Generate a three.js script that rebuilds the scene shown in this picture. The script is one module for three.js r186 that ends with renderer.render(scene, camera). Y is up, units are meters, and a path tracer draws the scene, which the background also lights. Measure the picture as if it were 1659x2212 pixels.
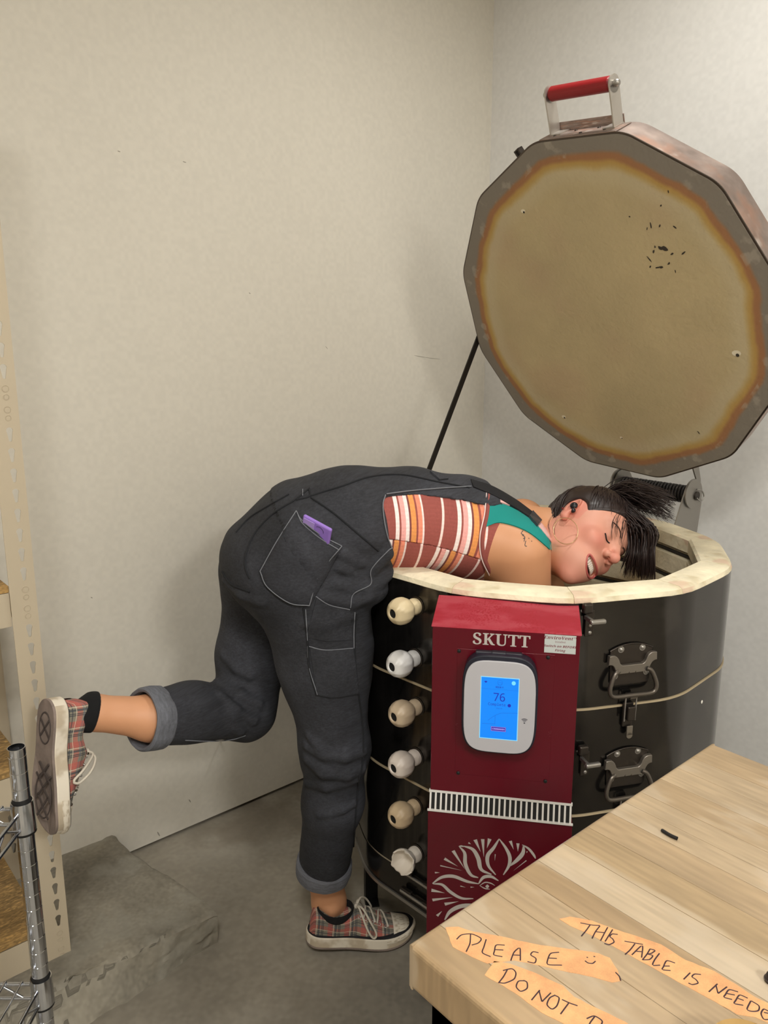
import * as THREE from 'three';
import { RoundedBoxGeometry } from 'three/addons/geometries/RoundedBoxGeometry.js';
import { mergeGeometries, mergeVertices, toCreasedNormals } from 'three/addons/utils/BufferGeometryUtils.js';
import { FontLoader } from 'three/addons/loaders/FontLoader.js';
import { TextGeometry } from 'three/addons/geometries/TextGeometry.js';
import { RectAreaLightUniformsLib } from 'three/addons/lights/RectAreaLightUniformsLib.js';

// ---------- camera, lights, exposure (room axes: x along the left wall, z out of it, y up, metres) ----------
const scene = new THREE.Scene();
scene.background = new THREE.Color(0x000000);
const FOCAL = 1670, PITCH = 11.9 * Math.PI / 180, YAW = 40.58 * Math.PI / 180, EYE = 1.417;
const camera = new THREE.PerspectiveCamera(2 * Math.atan(1106 / FOCAL) * 180 / Math.PI, 1659 / 2212, 0.02, 30);
camera.position.set(0, EYE, 0);
camera.lookAt(Math.sin(YAW) * Math.cos(PITCH), EYE - Math.sin(PITCH), -Math.cos(YAW) * Math.cos(PITCH));
scene.add(camera);
const renderer = new THREE.WebGLRenderer();
renderer.toneMapping = THREE.LinearToneMapping;
renderer.toneMappingExposure = 1.05;
renderer.shadowMap.enabled = true;
RectAreaLightUniformsLib.init();
const LAMPS = [ // ceiling fixtures: x, z, radius, intensity
  [1.45, -0.88, 0.09, 47, 'round flush ceiling lamp above the kiln'],
  [-0.35, 0.30, 0.30, 175, 'round flush ceiling lamp left of the photographer'],
  [0.10, 2.10, 0.30, 330, 'round flush ceiling lamp behind the photographer'],
];
const CEIL = 2.72, LAMP_COLOR = new THREE.Color(1.0, 0.985, 0.94);

// ---------- helpers ----------
function rngOf(seed) { let s = seed >>> 0; return () => { s = (s + 0x6D2B79F5) | 0; let t = Math.imul(s ^ (s >>> 15), 1 | s); t = (t + Math.imul(t ^ (t >>> 7), 61 | t)) ^ t; return ((t ^ (t >>> 14)) >>> 0) / 4294967296; }; }
const V = (x, y, z) => new THREE.Vector3(x, y, z);
const R = (d) => d * Math.PI / 180;
const clamp = (x, a, b) => Math.min(b, Math.max(a, x));
const mix = (a, b, t) => a + (b - a) * t;
const sstep = (a, b, x) => { const t = clamp((x - a) / (b - a), 0, 1); return t * t * (3 - 2 * t); };
// value noise, 3D
function hash3(i, j, k) { let h = Math.imul(i, 374761393) ^ Math.imul(j, 668265263) ^ Math.imul(k, 2147483647 ^ 0x5bd1e995); h = Math.imul(h ^ (h >>> 13), 1274126177); return ((h ^ (h >>> 16)) >>> 0) / 4294967295; }
function noise(x, y, z = 0) {
  const i = Math.floor(x), j = Math.floor(y), k = Math.floor(z); let u = x - i, v = y - j, w = z - k;
  u = u * u * (3 - 2 * u); v = v * v * (3 - 2 * v); w = w * w * (3 - 2 * w);
  const a = mix(mix(hash3(i, j, k), hash3(i + 1, j, k), u), mix(hash3(i, j + 1, k), hash3(i + 1, j + 1, k), u), v);
  if (w === 0) return a;
  return mix(a, mix(mix(hash3(i, j, k + 1), hash3(i + 1, j, k + 1), u), mix(hash3(i, j + 1, k + 1), hash3(i + 1, j + 1, k + 1), u), v), w);
}
function fbm(x, y, z = 0, o = 4) { let s = 0, a = 0.5, n = 0; for (let i = 0; i < o; i++) { s += a * noise(x, y, z); n += a; a *= 0.5; x = x * 2.03 + 17.1; y = y * 2.03 + 9.7; z *= 2.03; } return s / n; }
// a measured point of the photograph (1659 x 2212 frame) as a direction, and as a point on a plane of the room
const CY = Math.cos(YAW), SY = Math.sin(YAW), CP = Math.cos(PITCH), SP = Math.sin(PITCH), EYEV = V(0, EYE, 0);
function sight(px, py) { const u = (px - 829.5) / FOCAL, v = (py - 1106) / FOCAL, f = CP - v * SP; return V(u * CY + f * SY, -SP - v * CP, u * SY - f * CY); }
function at(px, py, F) { const v = (py - 1106) / FOCAL; return sight(px, py).multiplyScalar(F / (CP - v * SP)).add(EYEV); }
function onPlane(px, py, P, n) { const d = sight(px, py); return d.multiplyScalar(P.clone().sub(EYEV).dot(n) / d.dot(n)).add(EYEV); }
const camVec = (x, y, z) => { const yy = y * CP + z * SP, zz = -y * SP + z * CP; return V(x * CY - zz * SY, yy, x * SY + zz * CY); }; // right, up, towards the viewer

const taken = {};
function numbered(n) { if (!(n in taken)) { taken[n] = 0; return n; } taken[n]++; return n + '_' + String(taken[n]).padStart(3, '0'); }
function mesh(name, geo, mat, parent, label) {
  const m = new THREE.Mesh(geo, mat); m.name = name; m.castShadow = m.receiveShadow = true;
  if (label) m.userData.label = label;
  if (parent) parent.add(m); return m;
}
function thing(name, label, category, base = [0, 0, 0], group) {
  const g = new THREE.Group(); g.name = numbered(name); g.position.set(...base);
  g.userData = { label, category }; if (group) g.userData.group = group; scene.add(g); return g;
}
function tag(o, label, category, group) { o.name = numbered(o.name); o.userData.label = label; o.userData.category = category; if (group) o.userData.group = group; scene.add(o); return o; }
function struct(name, geo, mat) { const m = mesh(numbered(name), geo, mat, scene); m.userData.kind = 'structure'; return m; }
// geometry made in room axes, moved into the frame of a thing that stands at its base
const local = (geo, g) => geo.translate(-g.position.x, -g.position.y, -g.position.z);
const box = (w, h, d, x = 0, y = 0, z = 0, r = 0) => (r > 0 ? new RoundedBoxGeometry(w, h, d, 2, r) : new THREE.BoxGeometry(w, h, d)).translate(x, y, z);
function tube(pts, r, seg = 24, rad = 8, closed = false, tension = 0.5) { return new THREE.TubeGeometry(new THREE.CatmullRomCurve3(pts, closed, 'catmullrom', tension), seg, r, rad, closed); }
function polyline(pts) { const c = new THREE.CurvePath(); for (let i = 0; i + 1 < pts.length; i++) c.add(new THREE.LineCurve3(pts[i], pts[i + 1])); return c; }
function cyl(r0, r1, h, n = 20, a, b) { // from a to b when given
  if (!a) return new THREE.CylinderGeometry(r1, r0, h, n);
  const d = b.clone().sub(a), g = new THREE.CylinderGeometry(r1, r0, d.length(), n);
  g.applyQuaternion(new THREE.Quaternion().setFromUnitVectors(V(0, 1, 0), d.normalize())); const m = a.clone().add(b).multiplyScalar(0.5); return g.translate(m.x, m.y, m.z);
}
const lathe = (pts, n = 32) => new THREE.LatheGeometry(pts.map(([x, y]) => new THREE.Vector2(x, y)), n);
const plain = (g) => { const o = g.index ? g.toNonIndexed() : g; for (const k of Object.keys(o.attributes)) if (!['position', 'normal', 'uv'].includes(k)) o.deleteAttribute(k); return o; };
const merge = (list) => mergeGeometries(list.map(plain));
// uv in metres by the dominant axis of the normal
function boxUV(geo, s = 1) {
  const g = geo.index ? geo.toNonIndexed() : geo, p = g.attributes.position, n = g.attributes.normal, uv = new Float32Array(p.count * 2);
  for (let i = 0; i < p.count; i++) {
    const ax = Math.abs(n.getX(i)), ay = Math.abs(n.getY(i)), az = Math.abs(n.getZ(i));
    const [a, b] = ay >= ax && ay >= az ? [p.getX(i), p.getZ(i)] : ax >= az ? [p.getZ(i), p.getY(i)] : [p.getX(i), p.getY(i)];
    uv[2 * i] = a * s; uv[2 * i + 1] = b * s;
  }
  g.setAttribute('uv', new THREE.BufferAttribute(uv, 2)); return g;
}
function uvBy(geo, fn) { const p = geo.attributes.position, uv = new Float32Array(p.count * 2); const v = V(); for (let i = 0; i < p.count; i++) { v.fromBufferAttribute(p, i); const [a, b] = fn(v); uv[2 * i] = a; uv[2 * i + 1] = b; } geo.setAttribute('uv', new THREE.BufferAttribute(uv, 2)); return geo; }
// texture from a function (u, v in 0..1) -> [r, g, b] sRGB 0..255, or a single value for data maps
function texOf(w, h, fn, { srgb = true, repeat = true, rx = 1, ry = 1 } = {}) {
  const d = new Uint8Array(w * h * 4);
  for (let j = 0; j < h; j++) for (let i = 0; i < w; i++) {
    const c = fn((i + 0.5) / w, (j + 0.5) / h, i, j), k = 4 * (j * w + i);
    if (typeof c === 'number') d[k] = d[k + 1] = d[k + 2] = clamp(c, 0, 255); else { d[k] = clamp(c[0], 0, 255); d[k + 1] = clamp(c[1], 0, 255); d[k + 2] = clamp(c[2], 0, 255); }
    d[k + 3] = typeof c !== 'number' && c.length > 3 ? c[3] : 255;
  }
  const t = new THREE.DataTexture(d, w, h, THREE.RGBAFormat);
  t.magFilter = THREE.LinearFilter; t.minFilter = THREE.LinearMipmapLinearFilter; t.generateMipmaps = true;
  if (srgb) t.colorSpace = THREE.SRGBColorSpace;
  if (repeat) { t.wrapS = t.wrapT = THREE.RepeatWrapping; t.repeat.set(rx, ry); }
  t.needsUpdate = true; return t;
}
// noise that repeats every n lattice steps
function tileNoise(u, v, n, seed = 0) { const x = u * n, y = v * n, i = Math.floor(x), j = Math.floor(y); let a = x - i, b = y - j; a = a * a * (3 - 2 * a); b = b * b * (3 - 2 * b); const H = (p, q) => hash3(((p % n) + n) % n, ((q % n) + n) % n, seed); return mix(mix(H(i, j), H(i + 1, j), a), mix(H(i, j + 1), H(i + 1, j + 1), a), b); }
function tileFbm(u, v, n, o = 4, seed = 0) { let s = 0, a = 0.5, t = 0; for (let k = 0; k < o; k++) { s += a * tileNoise(u, v, n << k, seed + k); t += a; a *= 0.55; } return s / t; }
const std = (o) => new THREE.MeshStandardMaterial(o);
const shade = (c, k) => c.map((x) => x * k);

// ---------- signed distance modelling (for the person and the clothes) ----------
const smin = (a, b, k) => { const h = Math.max(k - Math.abs(a - b), 0) / k; return Math.min(a, b) - h * h * k * 0.25; };
const smax = (a, b, k) => -smin(-a, -b, k);
function cone(a, b, ra, rb) { const dx = b.x - a.x, dy = b.y - a.y, dz = b.z - a.z, L = dx * dx + dy * dy + dz * dz; return (p) => { const px = p.x - a.x, py = p.y - a.y, pz = p.z - a.z; const t = clamp((px * dx + py * dy + pz * dz) / L, 0, 1); return Math.hypot(px - dx * t, py - dy * t, pz - dz * t) - (ra + (rb - ra) * t); }; }
const ball = (c, r) => (p) => Math.hypot(p.x - c.x, p.y - c.y, p.z - c.z) - r;
// ellipsoid with axes X, Y, Z (unit vectors) and radii
function ellip(c, r, X = V(1, 0, 0), Y = V(0, 1, 0), Z = V(0, 0, 1)) {
  const m = Math.min(r[0], r[1], r[2]);
  return (p) => { const x = p.x - c.x, y = p.y - c.y, z = p.z - c.z; const a = (x * X.x + y * X.y + z * X.z) / r[0], b = (x * Y.x + y * Y.y + z * Y.z) / r[1], d = (x * Z.x + y * Z.y + z * Z.z) / r[2]; const k0 = Math.hypot(a, b, d), k1 = Math.hypot(a / r[0], b / r[1], d / r[2]); return k1 > 1e-9 ? k0 * (k0 - 1) / k1 : -m; };
}
// tapered limb with an oval section: W is the sideways direction, radii [side, depth] at either end
function oval(a, b, W, ra, rb) {
  const d = b.clone().sub(a), L = d.length(); d.normalize(); const w = W.clone().addScaledVector(d, -W.dot(d)).normalize(), e = V().crossVectors(d, w);
  return (p) => { const x = p.x - a.x, y = p.y - a.y, z = p.z - a.z; let s = x * d.x + y * d.y + z * d.z; const pw = x * w.x + y * w.y + z * w.z, pe = x * e.x + y * e.y + z * e.z; const t = clamp(s / L, 0, 1), rw = mix(ra[0], rb[0], t), re = mix(ra[1], rb[1], t), ex = s - t * L, m = Math.min(rw, re); const k0 = Math.hypot(pw / rw, pe / re, ex / m), k1 = Math.hypot(pw / rw / rw, pe / re / re, ex / m / m); return k1 > 1e-9 ? k0 * (k0 - 1) / k1 : -m; };
}
// surface nets over a box
function skin(f, lo, hi, h) {
  const nx = Math.ceil((hi.x - lo.x) / h) + 1, ny = Math.ceil((hi.y - lo.y) / h) + 1, nz = Math.ceil((hi.z - lo.z) / h) + 1, S = 4;
  const val = new Float32Array(nx * ny * nz).fill(1e3), p = V(); const id = (i, j, k) => (k * ny + j) * nx + i;
  for (let K = 0; K < nz; K += S) for (let J = 0; J < ny; J += S) for (let I = 0; I < nx; I += S) {
    p.set(lo.x + (I + S / 2) * h, lo.y + (J + S / 2) * h, lo.z + (K + S / 2) * h); const c = f(p);
    if (Math.abs(c) > h * S * 1.9) { if (c < 0) for (let k = K; k < Math.min(K + S, nz); k++) for (let j = J; j < Math.min(J + S, ny); j++) for (let i = I; i < Math.min(I + S, nx); i++) val[id(i, j, k)] = -1e3; continue; }
    for (let k = K; k < Math.min(K + S, nz); k++) for (let j = J; j < Math.min(J + S, ny); j++) for (let i = I; i < Math.min(I + S, nx); i++) { p.set(lo.x + i * h, lo.y + j * h, lo.z + k * h); val[id(i, j, k)] = f(p); }
  }
  const vid = new Int32Array(nx * ny * nz).fill(-1), pos = [];
  const E = [[0, 1], [2, 3], [4, 5], [6, 7], [0, 2], [1, 3], [4, 6], [5, 7], [0, 4], [1, 5], [2, 6], [3, 7]], c8 = new Float32Array(8);
  for (let k = 0; k < nz - 1; k++) for (let j = 0; j < ny - 1; j++) for (let i = 0; i < nx - 1; i++) {
    let m = 0; for (let q = 0; q < 8; q++) { c8[q] = val[id(i + (q & 1), j + ((q >> 1) & 1), k + (q >> 2))]; if (c8[q] < 0) m |= 1 << q; }
    if (m === 0 || m === 255) continue;
    let x = 0, y = 0, z = 0, n = 0;
    for (const [a, b] of E) { if ((c8[a] < 0) === (c8[b] < 0)) continue; let t = c8[a] / (c8[a] - c8[b]); if (Math.abs(c8[a]) > 500 || Math.abs(c8[b]) > 500) t = 0.5; x += mix(a & 1, b & 1, t); y += mix((a >> 1) & 1, (b >> 1) & 1, t); z += mix(a >> 2, b >> 2, t); n++; }
    vid[id(i, j, k)] = pos.length / 3; pos.push(lo.x + (i + x / n) * h, lo.y + (j + y / n) * h, lo.z + (k + z / n) * h);
  }
  const idx = [];
  const quad = (a, b, c, d, flip) => { if (a < 0 || b < 0 || c < 0 || d < 0) return; if (flip) idx.push(a, c, b, a, d, c); else idx.push(a, b, c, a, c, d); };
  for (let k = 1; k < nz - 1; k++) for (let j = 1; j < ny - 1; j++) for (let i = 1; i < nx - 1; i++) {
    const v0 = val[id(i, j, k)] < 0;
    if (v0 !== (val[id(i + 1, j, k)] < 0)) quad(vid[id(i, j - 1, k - 1)], vid[id(i, j, k - 1)], vid[id(i, j, k)], vid[id(i, j - 1, k)], !v0);
    if (v0 !== (val[id(i, j + 1, k)] < 0)) quad(vid[id(i - 1, j, k - 1)], vid[id(i - 1, j, k)], vid[id(i, j, k)], vid[id(i, j, k - 1)], !v0);
    if (v0 !== (val[id(i, j, k + 1)] < 0)) quad(vid[id(i - 1, j - 1, k)], vid[id(i, j - 1, k)], vid[id(i, j, k)], vid[id(i - 1, j, k)], !v0);
  }
  // settle the vertices on the surface, then take the normals from the gradient
  const nrm = new Float32Array(pos.length), e = h * 0.35, g = V();
  const grad = () => { const x = p.x, y = p.y, z = p.z; p.x = x + e; let a = f(p); p.x = x - e; g.x = a - f(p); p.x = x; p.y = y + e; a = f(p); p.y = y - e; g.y = a - f(p); p.y = y; p.z = z + e; a = f(p); p.z = z - e; g.z = a - f(p); p.z = z; };
  for (let i = 0; i < pos.length; i += 3) {
    p.set(pos[i], pos[i + 1], pos[i + 2]); grad(); let L = g.length() || 1; const dd = clamp(f(p), -h * 0.6, h * 0.6); p.addScaledVector(g, -dd / L * Math.min(1, 2 * e / L));
    pos[i] = p.x; pos[i + 1] = p.y; pos[i + 2] = p.z; grad(); L = g.length() || 1; nrm[i] = g.x / L; nrm[i + 1] = g.y / L; nrm[i + 2] = g.z / L;
  }
  const geo = new THREE.BufferGeometry(); geo.setAttribute('position', new THREE.Float32BufferAttribute(pos, 3)); geo.setAttribute('normal', new THREE.BufferAttribute(nrm, 3)); geo.setIndex(idx); return geo;
}
function paint(geo, fn) { const p = geo.attributes.position, c = new Float32Array(p.count * 3), v = V(); for (let i = 0; i < p.count; i++) { v.fromBufferAttribute(p, i); const q = fn(v, i); c[3 * i] = q[0]; c[3 * i + 1] = q[1]; c[3 * i + 2] = q[2]; } geo.setAttribute('color', new THREE.BufferAttribute(c, 3)); return geo; }
const lin = (hex) => { const c = new THREE.Color(hex); return [c.r, c.g, c.b]; };
const mix3 = (a, b, t) => [mix(a[0], b[0], t), mix(a[1], b[1], t), mix(a[2], b[2], t)];

// ---------- the room ----------
const X0 = -2.7, X1 = 2.17, Z0 = -1.962, Z1 = 2.7;
function wallTex(base, seed) {
  return texOf(1024, 1024, (u, v) => {
    const s = 1 + (tileFbm(u, v, 4, 4, seed) - 0.5) * 0.02 + (tileNoise(u, v, 256, seed + 9) - 0.5) * 0.03;
    return shade(base, s);
  }, { rx: 0.4, ry: 0.4 });
}
const wallBump = texOf(512, 512, (u, v) => 128 + (tileFbm(u, v, 48, 3, 3) - 0.5) * 180, { srgb: false, rx: 2.2, ry: 2.2 });
const mWallL = std({ map: wallTex([220, 214, 201], 1), bumpMap: wallBump, bumpScale: 0.00025, roughness: 0.62 });
const mWallR = std({ map: wallTex([231, 229, 225], 2), bumpMap: wallBump, bumpScale: 0.00025, roughness: 0.62 });
const mCeil = std({ color: 0xd9d5cc, roughness: 0.9 });
const stains = [[-.2, .8, .5], [.9, -.7, .35], [1.1, -.2, .25], [.35, -.95, .3], [0.1, -.1, .4]];
const mFloor = std({ roughness: 0.62, bumpMap: texOf(512, 512, (u, v) => 128 + (tileFbm(u, v, 24, 4, 31) - 0.5) * 200, { srgb: false, rx: 1.4, ry: 1.4 }), bumpScale: 0.0012,
  map: texOf(1536, 1536, (u, v) => {
    const x = u * 3, y = v * 3; let k = 1 + (tileFbm(u, v, 6, 5, 11) - 0.5) * 0.55 + (tileNoise(u, v, 300, 14) - 0.5) * 0.10;
    const dust = sstep(0.56, 0.72, tileFbm(u, v, 5, 5, 21)), dark = sstep(0.60, 0.74, tileFbm(u, v, 8, 4, 27));
    let c = shade([142, 135, 122], k); c = mix3(c, [176, 170, 157], dust * 0.45); c = mix3(c, [108, 98, 84], dark * 0.5); return c;
  }, { rx: 1 / 3, ry: 1 / 3 }) });
const mVoid = std({ color: 0x14110e, roughness: 0.95 });
struct('floor', boxUV(box(X1 - X0 + 0.4, 0.1, Z1 - Z0 + 0.4, (X0 + X1) / 2, -0.05, (Z0 + Z1) / 2)), mFloor);
struct('ceiling', boxUV(box(X1 - X0 + 0.4, 0.1, Z1 - Z0 + 0.4, (X0 + X1) / 2, CEIL + 0.05, (Z0 + Z1) / 2)), mCeil);
const wl = struct('wall_left', boxUV(box(X1 - X0 + 0.4, CEIL - 0.011, 0.12, (X0 + X1) / 2, (CEIL + 0.011) / 2, Z0 - 0.06)), mWallL);
mesh('bottom_gap', box(X1 - X0, 0.011, 0.09, (X0 + X1) / 2, 0.0055, Z0 - 0.075), mVoid, wl);
struct('wall_right', boxUV(box(0.12, CEIL, Z1 - Z0 + 0.3, X1 + 0.06, CEIL / 2, (Z0 + Z1) / 2)), mWallR);
struct('wall_back', boxUV(box(X1 - X0 + 0.4, CEIL, 0.12, (X0 + X1) / 2, CEIL / 2, Z1 + 0.06)), mWallL);
struct('wall_far', boxUV(box(0.12, CEIL, Z1 - Z0 + 0.3, X0 - 0.06, CEIL / 2, (Z0 + Z1) / 2)), mWallR);
// scuffs and scratches on the paint: thin grey strokes of matter where the photograph has them
{ const mScuff = std({ color: 0x9d978a, roughness: 0.9 }), n = V(0, 0, 1), P = V(0, 0, Z0 + 0.0004), strokes = [];
  for (const [x0, y0, x1, y1, w] of [[895, 768, 918, 772, 1.6], [918, 772, 950, 776, 1.2], [538, 632, 541, 635, 2], [395, 349, 402, 351, 2], [254, 326, 260, 328, 2], [703, 748, 708, 754, 1.4], [480, 1238, 474, 1236, 2], [131, 1774, 146, 1766, 2], [134, 1790, 148, 1782, 2], [408, 1727, 412, 1733, 3], [340, 1797, 345, 1806, 3], [196, 1290, 200, 1292, 2]]) {
    const a = onPlane(x0, y0, P, n), b = onPlane(x1, y1, P, n), d = b.clone().sub(a), g = new THREE.CircleGeometry(0.5, 10); g.scale(d.length() * 1.1, w * 0.0012, 1); g.rotateZ(Math.atan2(d.y, d.x)); g.translate((a.x + b.x) / 2, (a.y + b.y) / 2, P.z); strokes.push(g);
  }
  mesh('scuff_marks', merge(strokes), mScuff, wl); }

// ceiling lamps: a glowing disc in a metal ring, with a light of the same size just below it
const mGlow = std({ color: 0xffffff, emissive: LAMP_COLOR, emissiveIntensity: 3, roughness: 0.6 }), mRing = std({ color: 0xdedad2, roughness: 0.5 });
for (const [x, z, r, power, label] of LAMPS) {
  const g = thing('ceiling_lamp', label, 'lamp', [x, CEIL - 0.05, z]);
  mesh('diffuser', lathe([[0, 0.004], [r, 0.006], [r, 0.03], [0, 0.03]], 36), mGlow, g);
  mesh('trim_ring', lathe([[r, 0], [r + 0.02, 0.004], [r + 0.02, 0.05], [r, 0.05], [r, 0]], 36), mRing, g);
  const L = new THREE.RectAreaLight(LAMP_COLOR, power * 0.02 / (r * r), r * 1.77, r * 1.77); L.position.set(0, -0.004, 0); L.rotation.x = -Math.PI / 2; g.add(L); L.name = 'lamp_light';
}

// ---------- concrete plinth along the left wall ----------
{
  const mConc = std({ roughness: 0.85, bumpMap: mFloor.bumpMap, bumpScale: 0.0015, map: texOf(1024, 1024, (u, v) => { const k = 1 + (tileFbm(u, v, 7, 5, 41) - 0.5) * 0.6 + (tileNoise(u, v, 220, 44) - 0.5) * 0.12; return mix3(shade([152, 145, 130], k), [164, 160, 148], sstep(0.55, 0.7, tileFbm(u, v, 9, 4, 47)) * 0.5); }, { rx: 0.7, ry: 0.7 }) });
  const w = 0.75 - (-2.6), NX = 420, g0 = new THREE.BoxGeometry(w, 0.085, 0.46, NX, 10, 50).translate(0.75 - w / 2, 0.0425, -1.962 + 0.23), p = g0.attributes.position;
  for (let i = 0; i < p.count; i++) {
    let x = p.getX(i), y = p.getY(i), z = p.getZ(i); const t = y / 0.085, dz = (z - Z0) / 0.46, k = Math.min(0.75 - x, 0.45);
    const zTop = -1.496 - k * 0.085, zBot = -1.504 + k * 0.10, rough = (fbm(x * 18, y * 40, 3) - 0.5) * 0.022 + (fbm(x * 55, y * 90, 7) - 0.5) * 0.010;
    const isFront = dz > 0.999, isRight = x > 0.7499, chip = Math.max(0, fbm(x * 24, 4.2, 0) - 0.58) * 0.10;
    z = mix(Z0, mix(zBot, zTop, isFront ? t : 1), dz); if (isFront) z += rough * (t < 0.98 ? 1 : 0.35) - (t > 0.85 ? chip : 0);
    if (t > 0.99) { y += (fbm(x * 6, z * 6, 1) - 0.5) * 0.008 + (fbm(x * 25, z * 25, 5) - 0.5) * 0.004; if (isFront) y -= 0.003 + chip * 0.6; if (isRight) y -= 0.002 + 0.006 * fbm(z * 30, 2, 0); }
    const edge = sstep(0.62, 0.75, x); x -= edge * sstep(-1.50, -1.96, z) * 0.066; if (isRight) x += (fbm(z * 22, y * 40, 2) - 0.5) * 0.014;
    p.setXYZ(i, x, Math.max(0, y), Math.max(z, Z0));
  }
  const g = toCreasedNormals(mergeVertices((g0.deleteAttribute('normal'), g0.deleteAttribute('uv'), g0), 1e-5), 0.7);
  const o = mesh('concrete_plinth', boxUV(g), mConc); o.userData.kind = 'structure'; o.name = numbered('trim_1'); scene.add(o);
}

// ---------- beige slotted shelving on the plinth ----------
{
  const g = thing('shelving_unit', 'beige slotted steel shelving unit with particle board shelves on concrete plinth', 'shelving', [0.392, 0.085, -1.604]);
  const mBeige = std({ color: 0xc2b49c, roughness: 0.48, metalness: 0.05 });
  const chip = texOf(1024, 512, (u, v) => { const a = tileNoise(u, v, 180, 5), b = tileNoise((u * 0.4) % 1, v, 128, 6), k = 0.72 + 0.5 * a * b + (tileFbm(u, v, 6, 4, 7) - 0.5) * 0.5; return shade([188, 150, 92], k); }, { rx: 1.2, ry: 2.4 });
  const mChip = std({ map: chip, roughness: 0.85 });
  const H = 1.90, W = 0.05;
  const face = new THREE.Shape([[0, 0], [W, 0], [W, H], [0, H]].map(([x, y]) => new THREE.Vector2(x, y)));
  for (let r = 2; r < 46; r++) { if (r % 10 < 2) continue; const cy = 0.012 + r * 0.04, cx = 0.030, h = new THREE.Path(); h.absarc(cx, cy + 0.006, 0.0062, -0.55, Math.PI + 0.55, false); h.lineTo(cx - 0.0028, cy - 0.0125); h.absarc(cx, cy - 0.0125, 0.0030, Math.PI, 2 * Math.PI, false); face.holes.push(h); }
  const ext = (s, d) => new THREE.ExtrudeGeometry(s, { depth: d, bevelEnabled: false, curveSegments: 8 });
  const up = mesh('upright', merge([ext(face, 0.0018).translate(0, 0, -0.0018), box(0.0018, H, 0.045, W - 0.0009, H / 2, -0.0243)]), mBeige, g);
  const knocks = [];
  for (const r of [0, 1, 10, 11, 20, 21, 30, 31]) for (const [dy, rr] of [[0.006, 0.0062], [-0.010, 0.0052]]) knocks.push(new THREE.TorusGeometry(rr, 0.0007, 5, 18).translate(0.030, 0.012 + r * 0.04 + dy, 0.0002), new THREE.CylinderGeometry(rr - 0.001, rr - 0.001, 0.0008, 14).rotateX(Math.PI / 2).translate(0.030, 0.012 + r * 0.04 + dy, 0.0002));
  mesh('knockout_discs', merge(knocks), mBeige, up);
  const back = mesh('upright', up.geometry, mBeige, g); back.position.z = -0.335;
  for (const [x, z] of [[-1.45, 0], [-1.45, -0.335]]) { const u = mesh('upright', up.geometry, mBeige, g); u.position.set(x, 0, z); }
  for (const top of [0.940, 0.547, 0.156]) {
    const y = top - 0.085, Lb = 1.40;
    for (const z of [-0.004, -0.335]) mesh('beam', merge([box(Lb, 0.07, 0.0022, -Lb / 2, y - 0.035, z - 0.003, 0), box(Lb, 0.0022, 0.03, -Lb / 2, y - 0.0011, z - 0.018), box(Lb, 0.0022, 0.018, -Lb / 2, y - 0.0695, z - 0.012), box(0.0022, 0.07, 0.02, -0.001, y - 0.035, z - 0.012)]), mBeige, g);
    mesh('shelf_board', boxUV(box(Lb - 0.005, 0.014, 0.325, -Lb / 2 + 0.004, y + 0.0072, -0.17, 0.0015)), mChip, g);
    mesh('end_beam', box(0.002, 0.05, 0.30, 0.0035, y - 0.03, -0.17), mBeige, g);
  }
}

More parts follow.
